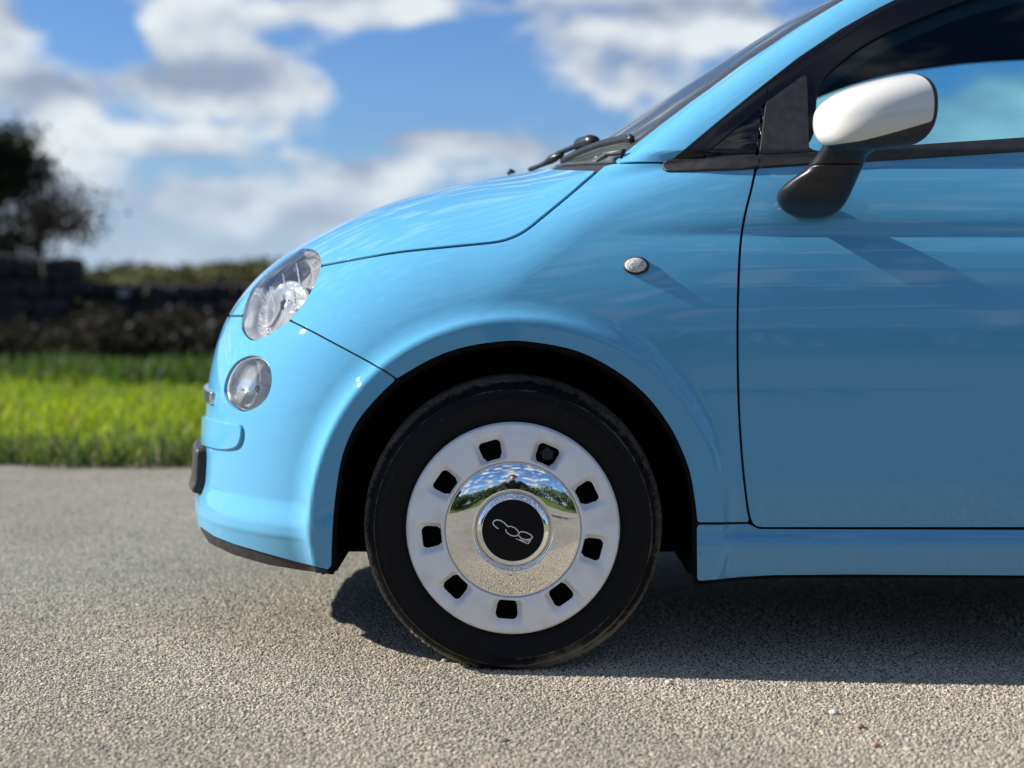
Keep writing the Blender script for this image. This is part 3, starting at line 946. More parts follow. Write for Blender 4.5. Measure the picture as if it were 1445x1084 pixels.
def make_cover():
    rs = np.concatenate([np.linspace(0.1285, 0.1335, 5), np.linspace(0.1345, 0.196, 44), [0.1985, 0.2008, 0.2027, 0.2040, 0.2046, 0.2046, 0.2035]])
    n = 360
    th = np.arange(n) * 2 * math.pi / n
    Rr, T = np.meshgrid(rs, th, indexing='ij')
    y = 0.0135 - 0.0035 * np.exp(-((Rr - 0.150) / 0.03) ** 2) + 0.0035 * sstep(0.175, 0.200, Rr)
    y = np.where(Rr > 0.197, 0.0165 + 0.012 * ((Rr - 0.197) / 0.0076) ** 3, y)
    y[-1] = 0.034; y[-2] = 0.0315
    y[:2] = [[0.020] , [0.016]] @ np.ones((1, n))
    a0 = math.radians(-94.3)
    k = np.round((T - a0) / math.radians(40))
    dth = T - a0 - k * math.radians(40)
    s = Rr * np.sin(dth); q = Rr * np.cos(dth)          # tangential, radial coordinates of each slot
    qc = 0.1555
    wid = 0.0295 + 0.10 * np.clip(q - qc, -0.02, 0.05)
    pocket = (1 - sstep(wid - 0.0085, wid + 0.001, np.abs(s))) * sstep(0.1350, 0.1385, q) * (1 - sstep(0.160, 0.1925, q))
    y = y + 0.019 * pocket
    V = np.stack([WX + Rr * np.cos(T), y, WZ + Rr * np.sin(T)], -1).reshape(-1, 3)
    i = np.arange(len(rs) - 1)[:, None] * n + np.arange(n)[None]
    j = np.arange(len(rs) - 1)[:, None] * n + (np.arange(n)[None] + 1) % n
    Q = np.stack([i, j, j + n, i + n], -1).reshape(-1, 4)
    # vertex normals
    fn = np.cross(V[Q[:, 2]] - V[Q[:, 0]], V[Q[:, 3]] - V[Q[:, 1]])
    N = np.zeros_like(V)
    for c in range(4): np.add.at(N, Q[:, c], fn)
    if N[:, 1].sum() > 0: N = -N; Q = Q[:, ::-1]
    N /= np.maximum(np.linalg.norm(N, axis=1, keepdims=True), 1e-12)
    hx, hz, rd = 0.0205, 0.0190, 0.0105
    dx = np.abs(s) - (hx - rd) - 0.12 * (q - qc); dz = np.abs(q - qc) - (hz - rd)
    sdh = np.hypot(np.maximum(dx, 0), np.maximum(dz, 0)) + np.minimum(np.maximum(dx, dz), 0) - rd
    S = clip(Surf(V, N, Q), sdh.ravel() * 1000)
    S = flange(S, 0.010, 0.0012, 0.0012)
    mesh_obj("wheel_cover", S.V, S.F, M['cap_white'], wheel, N=S.N)
make_cover()
RD = 0.87
dome = [(r, 0.0035 + 0.08 / 0.076 ** 2.4 * (r ** 3.4 - 0.0772 ** 3.4) / 3.4 + 0.0034) for r in np.linspace(0.0772, 0.1272, 28)]
V, F = polar([(0.1305, 0.022), (0.1302, 0.0185), (0.1294, 0.0160), (0.1284, 0.0149)] + dome[::-1] + [(0.0768, 0.0071), (0.0762, 0.0076), (0.0712, 0.0118), (0.0707, 0.0128), (0.0706, 0.018)], 192)
o = mesh_obj("chrome_disc", V, F, M['chrome'], wheel)
V, F = polar([(0.0703, 0.018), (0.0702, 0.0112), (0.0696, 0.0098), (0.0600, 0.0052), (0.0592, 0.0050), (0.0588, 0.0058)], 160)
mesh_obj("badge_ring", V, F, M['chrome'], wheel)
V, F = polar([(0.0590, 0.0062), (0.0588, 0.0056), (0.058, 0.0054), (0.03, 0.0050), (0.0005, 0.0048)], 128)
mesh_obj("centre_badge", V, F, M['badge_black'], wheel)
V, F = polar([(0.130, 0.06), (0.190, 0.05), (0.1905, 0.12), (0.05, 0.13), (0.001, 0.13)], 64)
mesh_obj("rim", V, F, M['dark'], wheel)

def logo_stroke(pts, w):
    """raised flat stroke on the badge; pts in badge offsets (pixels of the enlarged emblem)"""
    p = catmull(pts, 6) if len(pts) > 2 else np.asarray(pts, float)
    k = 0.1937 / 732.0
    xy = np.stack([(p[:, 0] - 540) * k + WX, WZ - (p[:, 1] - 557) * k], 1)
    wd = np.broadcast_to(np.asarray(w, float), (len(p),)) * k
    V, F = [], []
    for i in range(len(p)):
        t = xy[min(i + 1, len(p) - 1)] - xy[max(i - 1, 0)]; t /= np.linalg.norm(t)
        nrm = np.array([-t[1], t[0]])
        for sgn, yy in ((1, 0.0052), (1, 0.0040), (0.35, 0.0037), (-0.35, 0.0037), (-1, 0.0040), (-1, 0.0052)):
            q = xy[i] + nrm * wd[i] * sgn
            V.append((q[0], yy, q[1]))
    for i in range(len(p) - 1):
        for c in range(5):
            F.append([i * 6 + c, i * 6 + c + 1, (i + 1) * 6 + c + 1, (i + 1) * 6 + c])
    F.append([0, 1, 2, 3, 4, 5]); F.append([(len(p) - 1) * 6 + c for c in range(6)][::-1])
    return np.array(V), F
strokes = [
    ([(436, 545), (412, 528), (398, 510), (402, 490), (425, 481), (450, 486), (475, 500), (494, 520), (505, 528), (524, 527), (548, 536), (568, 552), (583, 570), (600, 566), (630, 570), (660, 584), (682, 606)], 3.8),
    ([(486, 548), (494, 568), (514, 586), (540, 596), (560, 597), (576, 586), (586, 572)], 3.6),
    ([(580, 592), (596, 610), (622, 621), (648, 622), (668, 616), (680, 606)], 3.6),
    ([(562, 616), (590, 628), (620, 643), (648, 653)], 3.0), ([(648, 653), (668, 625)], 3.0), ([(668, 625), (640, 634), (610, 630), (588, 622)], 3.0)]
V, F = merge(*[logo_stroke(p, w) for p, w in strokes])
mesh_obj("emblem_500", V, F, M['chrome_soft'], wheel, smooth=False)
# valve seen in the slot right of the top
va = math.radians(-94.3 + 40 * 4)
vx, vz = WX + 0.1555 * math.cos(va) * 1.0, WZ + 0.1555 * math.sin(va)
va = math.radians(65.7)
vx, vz = WX + 0.158 * math.cos(va), WZ + 0.158 * math.sin(va)
parts = []
for k in range(5):
    w = 2 * math.pi * k / 5 + 0.4
    parts.append(tube([(vx + 0.007 * math.cos(w), 0.05, vz + 0.007 * math.sin(w)), (vx + 0.007 * math.cos(w), 0.018, vz + 0.007 * math.sin(w)), (vx + 0.007 * math.cos(w), 0.016, vz + 0.007 * math.sin(w))], [0.006, 0.006, 0.004], 10))
parts.append(tube([(vx, 0.05, vz), (vx, 0.0155, vz)], 0.005, 10))
V, F = merge(*parts)
mesh_obj("valve_cap", V, F, M['rubber'], wheel)

# wheel housings, floor and other dark inner parts
def housing(cx, flip=False):
    n = 48
    a = np.linspace(math.radians(-15), math.radians(194), n)
    V, F = [], []
    R0 = 0.349
    for (r, y) in ((R0 + 0.03, 0.038), (R0 - 0.002, 0.046), (R0, 0.06), (R0, 0.29), (0.20, 0.30), (0.02, 0.30)):
        for t in a:
            x, z = cx + r * math.cos(t), WZ + r * math.sin(t)
            V.append((x, 2 * YC - y if flip else y, z))
    for i in range(5):
        for k in range(n - 1): F.append([i * n + k, i * n + k + 1, (i + 1) * n + k + 1, (i + 1) * n + k])
    return mesh_obj("wheel_housing", V, F, M['dark'], car)
for cx in (WX, WX + 2.3):
    housing(cx); housing(cx, True)
for (x0, x1, y0, y1, z0, z1) in ((0.345, 1.95, 0.05, 1.577, 0.185, 0.215), (-0.50, -0.352, 0.22, 1.40, 0.175, 0.20), (-0.352, 0.345, 0.32, 1.30, 0.18, 0.21), (1.95, 2.65, 0.32, 1.30, 0.2, 0.23)):
    V, F = box(((x0 + x1) / 2, (y0 + y1) / 2, (z0 + z1) / 2), (x1 - x0, y1 - y0, z1 - z0), 0.004)
    mesh_obj("floor_pan", V, F, M['dark'], car, smooth=False)
V, F = box((0.20, YC, 0.52), (0.02, 1.20, 0.62), 0.004); mesh_obj("bulkhead", V, F, M['dark'], car, smooth=False)
V, F = box((-0.48, YC, 0.48), (0.02, 0.9, 0.46), 0.004); mesh_obj("radiator", V, F, M['dark'], car, smooth=False)
# ---- lamps
def bowl(name, poly, parent, mt, rings, centre, lens_in=0.004, nseg=None, axis=None):
    """reflector behind an aperture: rings = [(scale about centre, depth)]"""
    pts = np.array([hit(u, v)[0] for u, v in poly])
    c, n = hit(*centre)
    ax = n if axis is None else np.asarray(axis) / np.linalg.norm(axis)
    V, F = [], []
    m = len(pts)
    for s, d in rings:
        for q in pts:
            w = c + (q - c) * s
            V.append(w - ax * d)
    for i in range(len(rings) - 1):
        for k in range(m):
            k2 = (k + 1) % m
            F.append([i * m + k, i * m + k2, (i + 1) * m + k2, (i + 1) * m + k])
    F.append([(len(rings) - 1) * m + k for k in range(m)])
    return mesh_obj(name, V, F, mt, parent)

def sub_poly(poly, c, s, du=0, dv=0):
    return [(c[0] + (u - c[0]) * s + du, c[1] + (v - c[1]) * s + dv) for u, v in poly]

M['reflector'] = mat('lamp reflector', (0.95, 0.96, 0.97), rough=0.14, metal=0.4)
def _refl():
    nt, b, L = nodes_of(M['reflector'])
    tc = nt.nodes.new('ShaderNodeTexCoord')
    vo = nt.nodes.new('ShaderNodeTexVoronoi'); vo.inputs['Scale'].default_value = 60; vo.distance = 'CHEBYCHEV'
    L(tc.outputs['Object'], vo.inputs['Vector'])
    nz = nt.nodes.new('ShaderNodeTexNoise'); nz.inputs['Scale'].default_value = 30
    L(tc.outputs['Object'], nz.inputs['Vector'])
    ad = nt.nodes.new('ShaderNodeMath'); ad.operation = 'ADD'; L(vo.outputs[0], ad.inputs[0]); L(nz.outputs[0], ad.inputs[1])
    bp = nt.nodes.new('ShaderNodeBump'); bp.inputs['Strength'].default_value = 0.6; bp.inputs['Distance'].default_value = 0.008
    L(ad.outputs[0], bp.inputs['Height']); L(bp.outputs[0], b.inputs['Normal'])
_refl()
M['bezel'] = mat('lamp bezel', (0.90, 0.91, 0.92), rough=0.10, metal=0.6)
hl = empty("headlight", hit(398, 415)[0], car)
hl['label'] = "tilted oval clear headlight set into wing and bonnet"
hp = [tuple(q) for q in head_poly]
f_lens = f_head
S = clip(BASE, np.minimum(f_lens - 0.6, NEARF * 700)); S = Surf(S.V + S.N * 0.0015, S.N, S.F); S = flange(S, 0.010, 0.002, 0.0)
mesh_obj("lens", S.V, S.F, M['lens'], hl, N=S.N)
S = clip(BASE, np.minimum(f_lens - 0.6, -NEARF * 700)); S = flange(S, 0.010, 0.002, 0.0)
mesh_obj("far_headlight_lens", S.V, S.F, M['lens'], car, N=S.N)
ax_h = np.array([-0.80, -0.45, 0.38])
bowl("bezel", sub_poly(hp, (397, 415), 0.985), hl, M['bezel'], [(1.0, 0.004), (0.97, 0.008), (0.93, 0.013), (0.90, 0.020), (0.885, 0.045)], (397, 415), axis=ax_h)
bowl("reflector", sub_poly(hp, (397, 415), 0.88), hl, M['reflector'], [(1.0, 0.026), (0.97, 0.034), (0.9, 0.05), (0.8, 0.066), (0.65, 0.082), (0.45, 0.095), (0.25, 0.10), (0.1, 0.102)], (397, 415), axis=ax_h)
c1 = (384, 428)
lob = [(c1[0] + 26 * math.cos(t) - 14 * math.sin(t), c1[1] + 10 * math.cos(t) + 40 * math.sin(t)) for t in np.linspace(0, 2 * math.pi, 28)[:-1]]
bowl("beam_ring", lob, hl, M['bezel'], [(1.0, 0.040), (0.98, 0.034), (0.95, 0.034), (0.92, 0.042), (0.75, 0.056), (0.45, 0.064), (0.2, 0.066)], c1, axis=ax_h)
pc, nn = hit(388, 424)
V, F = tube([pc - ax_h / np.linalg.norm(ax_h) * 0.06, pc - ax_h / np.linalg.norm(ax_h) * 0.03, pc - ax_h / np.linalg.norm(ax_h) * 0.024], [0.011, 0.011, 0.006], 14)
mesh_obj("bulb_shield", V, F, M['bezel'], hl)
for k, (a, b) in enumerate((((407, 367), (392, 455)), ((427, 366), (409, 443)), ((370, 400), (358, 466)), ((388, 382), (373, 464)), ((404, 398), (438, 392)), ((402, 415), (430, 409)))):
    pa = hit(*a)[0] - ax_h * 0.020; pb = hit(*b)[0] - ax_h * 0.020
    mid = (pa + pb) / 2 - ax_h * 0.02
    V, F = tube(catmull([pa, mid, pb], 6), 0.0016, 6)
    mesh_obj("divider", V, F, M['bezel'], hl)

dl = empty("driving_lamp", hit(350, 542)[0], car)
dl['label'] = "small round clear lamp below the headlight"
dp = [tuple(q) for q in drl_poly]
S = clip(BASE, np.minimum(f_drl - 0.2, NEARF * 700)); S = Surf(S.V - S.N * 0.004, S.N, S.F); S = flange(S, 0.006, 0.0015, 0.0)
mesh_obj("lens", S.V, S.F, M['lens'], dl, N=S.N)
S = clip(BASE, np.minimum(f_drl - 0.2, -NEARF * 700)); S = flange(S, 0.006, 0.0015, 0.0)
mesh_obj("far_lamp_lens", S.V, S.F, M['lens'], car, N=S.N)
ax_d = np.array([-0.72, -0.68, 0.12])
bowl("bezel", sub_poly(dp, (350, 542), 1.0), dl, M['bezel'], [(1.02, 0.012), (0.99, 0.005), (0.95, 0.006), (0.92, 0.012), (0.91, 0.02)], (350, 542), axis=ax_d)
bowl("reflector", sub_poly(dp, (350, 542), 0.91), dl, M['reflector'], [(1.0, 0.014), (0.96, 0.024), (0.88, 0.036), (0.7, 0.05), (0.4, 0.058), (0.1, 0.06)], (350, 542), axis=ax_d)
p1 = hit(357, 548)[0] - ax_d * 0.05; p2 = hit(357, 548)[0] - ax_d * 0.016
V, F = tube([p1, p2, p2 + ax_d * 0.004], [0.010, 0.0125, 0.009], 16); mesh_obj("bulb_shield", V, F, M['bezel'], dl)
V, F = tube([p2 + ax_d * 0.004, p2 + ax_d * 0.006], [0.008, 0.007], 16); mesh_obj("bulb_cap", V, F, M['black_gloss'], dl)
pa = hit(364, 514)[0] - ax_d * 0.016; pb = hit(360, 571)[0] - ax_d * 0.016
V, F = tube(catmull([pa, (pa + pb) / 2 - ax_d * 0.012, pb], 6), 0.0018, 6); mesh_obj("divider", V, F, M['bezel'], dl)
pa = hit(326, 546)[0] - ax_d * 0.014; pb = hit(356, 553)[0] - ax_d * 0.018
V, F = tube([pa, pb], 0.0012, 6); mesh_obj("divider", V, F, M['bezel'], dl)

M['rep_lens'] = mat('repeater lens', (0.72, 0.70, 0.66), rough=0.25, spec=0.5, coat=0.8)
def _rep():
    nt, b, L = nodes_of(M['rep_lens'])
    tc = nt.nodes.new('ShaderNodeTexCoord')
    wv = nt.nodes.new('ShaderNodeTexVoronoi'); wv.inputs['Scale'].default_value = 330; wv.distance = 'CHEBYCHEV'
    L(tc.outputs['Object'], wv.inputs['Vector'])
    cr = nt.nodes.new('ShaderNodeValToRGB')
    cr.color_ramp.elements[0].position = 0.15; cr.color_ramp.elements[0].color = (0.80, 0.78, 0.74, 1)
    cr.color_ramp.elements[1].position = 0.6; cr.color_ramp.elements[1].color = (0.34, 0.30, 0.30, 1)
    L(wv.outputs[0], cr.inputs[0]); L(cr.outputs[0], b.inputs['Base Color'])
    bp = nt.nodes.new('ShaderNodeBump'); bp.inputs['Strength'].default_value = 0.5; bp.inputs['Distance'].default_value = 0.001
    L(wv.outputs[0], bp.inputs['Height']); L(bp.outputs[0], b.inputs['Normal'])
_rep()
def dome_patch(name, cu, cv, ru, rv, h0, h1, mt, parent, pw=2.0, off=0.0):
    V, F = [], []
    nr, na = 8, 32
    cpt, cn = hit(cu, cv)
    V.append(cpt + cn * (h0 + h1))
    for i in range(1, nr + 1):
        s = i / nr
        for k in range(na):
            t = 2 * math.pi * k / na
            q, _n = hit(cu + ru * s * math.cos(t), cv + rv * s * math.sin(t))
            V.append(q + cn * (h0 + h1 * (1 - s ** pw)))
    for k in range(na):
        t = 2 * math.pi * k / na
        q, _n = hit(cu + ru * math.cos(t), cv + rv * math.sin(t)); V.append(q - cn * 0.003)
    for k in range(na): F.append([0, 1 + (k + 1) % na, 1 + k])
    for i in range(nr):
        for k in range(na):
            k2 = (k + 1) % na
            F.append([1 + i * na + k, 1 + i * na + k2, 1 + (i + 1) * na + k2, 1 + (i + 1) * na + k])
    return mesh_obj(name, V, F, mt, parent)
rp = dome_patch("side_repeater", 898, 375.5, 18.2, 12.4, 0.0035, 0.001, M['rubber'], car, pw=6)
dome_patch("repeater_lens", 897, 375.0, 15.4, 10.4, 0.0045, 0.0055, M['rep_lens'], rp, pw=2.6)

# chrome whiskers and badge on the nose
for sgn in (-1, 1):
    f = np.minimum(np.minimum((BZ - 0.492) * 700, (0.514 - BZ) * 700), np.minimum((0.47 - BVv) * 700, (-0.4 - BX) * 700))
    f = np.minimum(f, np.minimum((BVv - 0.07) * 700, sgn * NEARF * 700))
    panel("chrome_whisker", f, M['chrome_soft'], bumper, off=0.010, depth=0.012, r=0.003, out=0.002)

# ---- mirror
def make_mirror():
    root = empty("wing_mirror", P(1160, 280, 0.02), door)
    root['label'] = "white capped wing mirror on a black stalk"
    # shell: dome from the rear rim towards the front
    ctr = P(1272, 158, -0.13)
    yaw = math.radians(27)
    fw = np.array([-math.cos(yaw), -math.sin(yaw), 0.0])      # forward, outer end swept back
    lat = np.array([math.sin(yaw), -math.cos(yaw), 0.0])      # outwards
    tilt = math.radians(-7)
    up = np.array([0, 0, 1.0])
    nps, nt_ = 120, 50
    V, Nn = [], []
    for i in range(nt_ + 1):
        t = i / nt_
        e = t * math.pi / 2
        ce = max(math.cos(e), 1e-4); dp_ = math.sin(e)
        for k in range(nps):
            w = 2 * math.pi * k / nps
            cw, sw = math.cos(w), math.sin(w)
            a = abs(cw) ** (2 / 2.5) * math.copysign(1, cw) * 0.092
            b = abs(sw) ** (2 / 2.4) * math.copysign(1, sw) * (0.060 if sw > 0 else 0.067)
            blend = 0.5 + 0.5 * sw
            sz = ce ** (0.55 + 0.20 * blend); sl = ce ** 0.72
            depth = 0.148 * dp_
            V.append(ctr + lat * (a * sl - 0.030 * dp_) + up * (b * sz + 0.005 - 0.17 * depth) + fw * depth)
    V = np.array(V)
    Q = []
    for i in range(nt_):
        for k in range(nps):
            k2 = (k + 1) % nps
            Q.append([i * nps + k, i * nps + k2, (i + 1) * nps + k2, (i + 1) * nps + k])
    Q = np.array(Q)
    fn = np.cross(V[Q[:, 2]] - V[Q[:, 0]], V[Q[:, 3]] - V[Q[:, 1]])
    N = np.zeros_like(V)
    for c in range(4): np.add.at(N, Q[:, c], fn)
    cen = ctr + fw * 0.05
    if np.einsum('ij,ij->i', N, V - cen).sum() < 0: N = -N; Q = Q[:, ::-1]
    N /= np.maximum(np.linalg.norm(N, axis=1, keepdims=True), 1e-12)
    S0 = Surf(V, N, Q)
    u, v = project(V)
    # split line between white cap and black lower housing (a plane through the shell)
    dep = (V - ctr) @ fw
    zrel = V[:, 2] - ctr[2]
    line = -0.038 - 0.17 * dep + 0.016 * np.clip(0.11 - dep, 0, 1) / 0.11
    fcap = np.minimum((zrel - line) * 800, (dep - 0.007) * 800)
    Sc = clip(S0, fcap); Sc = Surf(Sc.V + Sc.N * 0.0012, Sc.N, Sc.F); Sc = flange(Sc, 0.004, 0.0012, 0.0003)
    mesh_obj("mirror_cap", Sc.V, Sc.F, M['white_paint'], root, N=Sc.N)
    Sb = clip(S0, 1.2 - fcap)
    mesh_obj("mirror_housing", Sb.V, Sb.F, M['black_trim'], root, N=Sb.N)
    rim = V[:nps]
    Vg = np.concatenate([rim * 1.0 - fw * 0.001, (ctr + (rim - ctr) * 0.93) + fw * 0.006, [ctr + fw * 0.006]])
    Fg = []
    for k in range(nps):
        k2 = (k + 1) % nps
        Fg.append([k, k2, nps + k2, nps + k])
    mesh_obj("mirror_rim", Vg, Fg, M['black_trim'], root)
    Fg = [[nps + k, nps + (k + 1) % nps, 2 * nps] for k in range(nps)]
    mesh_obj("mirror_glass", Vg, Fg, M['chrome'], root)
    # stalk: horizontal sections
    sec = [(307.5, 1140, 1156, .030, .010), (305, 1122, 1170, .028, .024), (300, 1110, 1180, .024, .034), (290, 1100, 1190, .012, .044), (280, 1097, 1196, .000, .048), (270, 1099, 1201, -.014, .048),
           (260, 1108, 1205.5, -.028, .046), (250, 1121, 1210, -.044, .044), (240, 1135, 1214.5, -.058, .042), (230, 1145, 1219, -.072, .042), (220, 1153, 1224, -.086, .044),
           (211, 1159, 1240, -.10, .05), (204, 1163, 1266, -.108, .058), (196, 1166, 1288, -.115, .064), (188, 1172, 1296, -.12, .06)]
    rows = np.array(sec, float)
    rows = catmull(rows, 4)
    V, F = [], []
    n = 40
    for (vv, u0, u1, yc_, sy) in rows:
        a = P(u0, vv, yc_); b = P(u1, vv, yc_)
        c = (a + b) / 2; sx = (b - a)[0] / 2
        for k in range(n):
            w = 2 * math.pi * k / n
            ex = 2 / 2.5
            V.append(c + np.array([sx * abs(math.cos(w)) ** ex * math.copysign(1, math.cos(w)), sy * abs(math.sin(w)) ** ex * math.copysign(1, math.sin(w)), 0]))
    m = len(rows)
    ucut = int(np.argmin(np.abs(rows[:, 0] - 236)))
    def rowsF(i0, i1):
        F = []
        for i in range(i0, i1):
            for k in range(n):
                k2 = (k + 1) % n
                F.append([i * n + k, i * n + k2, (i + 1) * n + k2, (i + 1) * n + k])
        return F
    V = np.array(V)
    def sub(name, i0, i1, extra_lo=0.0):
        vs = V[i0 * n:(i1 + 1) * n].copy()
        F = []
        mm = i1 - i0
        for i in range(mm):
            for k in range(n):
                k2 = (k + 1) % n
                F.append([i * n + k, i * n + k2, (i + 1) * n + k2, (i + 1) * n + k])
        F.append(list(range(n))[::-1]); F.append([mm * n + k for k in range(n)])
        return mesh_obj(name, vs, F, M['stalk'], root)
    sub("stalk_foot", 0, ucut)
    up_ = sub("stalk_neck", ucut, m - 1)
    for q in up_.data.vertices: q.co.z += 0.0012
    return root
M['stalk'] = add_noise_color(mat('satin black plastic', (0.014, 0.014, 0.015), rough=0.36, spec=0.5), (0.012, 0.012, 0.013), (0.017, 0.017, 0.018), 40, bump=0.08, bump_scale=1500, bump_dist=0.0003)
mirror = make_mirror()

# ---- wiper
wp = empty("wiper", P(815, 215, 0.5), car)
blade = catmull([P(793, 228, 0.62), P(815, 216, 0.54), P(840, 206, 0.45), P(868, 198.5, 0.34), P(890, 195, 0.24)], 5)
V, F = tube(blade, 0.005, 8, ry=0.0085); mesh_obj("blade", V, F, M['stalk'], wp)
V, F = tube(blade - np.array([0.0, 0, 0.012]), 0.002, 6, ry=0.008); mesh_obj("blade_rubber", V, F, M['rubber'], wp)
arm = catmull([P(748, 239, 0.80), P(768, 231, 0.74), P(786, 218, 0.68), P(806, 209, 0.60), P(824, 201, 0.54)], 5)
V, F = tube(arm, 0.0065, 8, ry=0.006); mesh_obj("arm", V, F, M['stalk'], wp)
V, F = tube([P(812, 208, 0.56), P(818, 203, 0.55), P(833, 199.5, 0.50), P(840, 200, 0.48)], [0.008, 0.014, 0.015, 0.012], 10, ry=[0.008, 0.013, 0.015, 0.012]); mesh_obj("arm_joint", V, F, M['stalk'], wp)
e0 = P(884, 196.5, 0.26); 
V, F = tube([e0, P(891, 196, 0.235), P(892, 197, 0.23)], [0.007, 0.008, 0.005], 8); mesh_obj("blade_end", V, F, M['stalk'], wp)
V, F = tube([P(764, 234, 0.7), P(780, 224, 0.66), P(793, 218, 0.62)], [0.004, 0.011, 0.006], 8); mesh_obj("arm_spring", V, F, M['stalk'], wp)
V, F = tube([P(716, 246, 0.95), P(721, 241.5, 0.95), P(727, 243, 0.95)], [0.004, 0.007, 0.003], 8); mesh_obj("washer_jet", V, F, M['rubber'], hood)
V, F = tube([P(842, 228, 0.22), P(858, 217, 0.20), P(880, 214, 0.16), P(876, 224, 0.16)], [0.002, 0.006, 0.006, 0.003], 8); mesh_obj("cowl_cap", V, F, M['black_trim'], car)

# ---- cabin
V, F = box((0.52, YC, 0.86), (0.42, 1.30, 0.16), 0.05); mesh_obj("dashboard", V, F, M['liner'], car)
for yy in (0.44, 1.19):
    st = empty("front_seat", (1.25, yy, 0.3), car)
    V, F = box((1.15, yy, 0.50), (0.50, 0.48, 0.16), 0.05); mesh_obj("seat_cushion", V, F, M['seat'], st)
    V, F = box((1.44, yy, 0.80), (0.14, 0.46, 0.56), 0.05); mesh_obj("seat_back", V, F, M['seat'], st)
    V, F = box((1.49, yy, 1.17), (0.09, 0.24, 0.17), 0.04); mesh_obj("headrest", V, F, M['seat'], st)
ring = [(0.72 - 0.08 * math.sin(t), 1.19 + 0.18 * math.cos(t), 0.93 + 0.17 * math.sin(t)) for t in np.linspace(0, 2 * math.pi, 30)]
V, F = tube(ring, 0.014, 8, cap=False); mesh_obj("steering_wheel", V, F, M['rubber'], car)

# ---- the other three wheels
def copy_tree(o, parent, dloc, mirror_y=False):
    c = o.copy(); C.objects.link(c)
    c.parent = parent
    if dloc is not None: c.location = o.location + Vector(dloc)
    for ch in list(o.children):
        copy_tree(ch, c, None)
    return c
w2 = copy_tree(wheel, car, (2.3, 0, 0)); w2['label'] = "rear wheel with white nine-slot cover"
for dx in (0.0, 2.3):
    w3 = copy_tree(wheel, car, (dx, 2 * (YC - 0.1), 0)); w3.rotation_euler = (0, 0, math.pi)
    w3['label'] = "wheel on the far side of the car"
# ------------------------------------------------------------------ ground
EDGE = 3.42                              # far edge of the road
def road_edge(x):
    return EDGE + 0.05 * np.sin(x * 1.7) + 0.03 * np.sin(x * 4.3 + 1) + 0.02 * np.sin(x * 11)

M['asphalt'] = mat('worn asphalt', (0.2, 0.19, 0.17), rough=0.9, spec=0.25)
def _asph():
    nt, b, L = nodes_of(M['asphalt'])
    tc = nt.nodes.new('ShaderNodeTexCoord')
    vo = nt.nodes.new('ShaderNodeTexVoronoi'); vo.inputs['Scale'].default_value = 165
    L(tc.outputs['Object'], vo.inputs['Vector'])
    sp = nt.nodes.new('ShaderNodeSeparateColor'); L(vo.outputs['Color'], sp.inputs[0])
    cr = nt.nodes.new('ShaderNodeValToRGB')
    e = cr.color_ramp.elements
    e[0].position = 0.0; e[0].color = (0.10, 0.10, 0.10, 1)
    e[1].position = 1.0; e[1].color = (0.40, 0.37, 0.28, 1)
    for p, c in ((0.3, (0.17, 0.165, 0.155)), (0.6, (0.27, 0.255, 0.205)), (0.85, (0.34, 0.32, 0.25))):
        q = e.new(p); q.color = (*c, 1)
    L(sp.outputs[0], cr.inputs[0])
    big = nt.nodes.new('ShaderNodeTexNoise'); big.inputs['Scale'].default_value = 1.3; big.inputs['Detail'].default_value = 6; big.inputs['Roughness'].default_value = 0.65
    L(tc.outputs['Object'], big.inputs['Vector'])
    mr = nt.nodes.new('ShaderNodeMapRange'); mr.inputs['From Min'].default_value = 0.3; mr.inputs['From Max'].default_value = 0.7
    mr.inputs['To Min'].default_value = 0.78; mr.inputs['To Max'].default_value = 1.12
    L(big.outputs[0], mr.inputs[0])
    mu = nt.nodes.new('ShaderNodeVectorMath'); mu.operation = 'SCALE'
    L(cr.outputs[0], mu.inputs[0]); L(mr.outputs[0], mu.inputs['Scale'])
    L(mu.outputs[0], b.inputs['Base Color'])
    bp = nt.nodes.new('ShaderNodeBump'); bp.inputs['Strength'].default_value = 0.9; bp.inputs['Distance'].default_value = 0.004; bp.invert = True
    L(vo.outputs['Distance'], bp.inputs['Height']); L(bp.outputs[0], b.inputs['Normal'])
_asph()
xs = np.linspace(-45, 45, 361)
ye = road_edge(xs)
V = np.concatenate([np.stack([xs, np.full_like(xs, -8.0), np.zeros_like(xs)], 1), np.stack([xs, ye + 0.12, np.zeros_like(xs)], 1)])
F = [[i, i + 1, 361 + i + 1, 361 + i] for i in range(360)]
road = mesh_obj("road", V, F, M['asphalt'], smooth=False)
tag(road, "worn tan grey asphalt road under the car", kind='structure')

M['chips'] = mat('stone chippings', (0.3, 0.28, 0.24), rough=0.85, spec=0.3)
nt, b, L = nodes_of(M['chips'])
at = nt.nodes.new('ShaderNodeAttribute'); at.attribute_name = 'Col'
L(at.outputs['Color'], b.inputs['Base Color'])

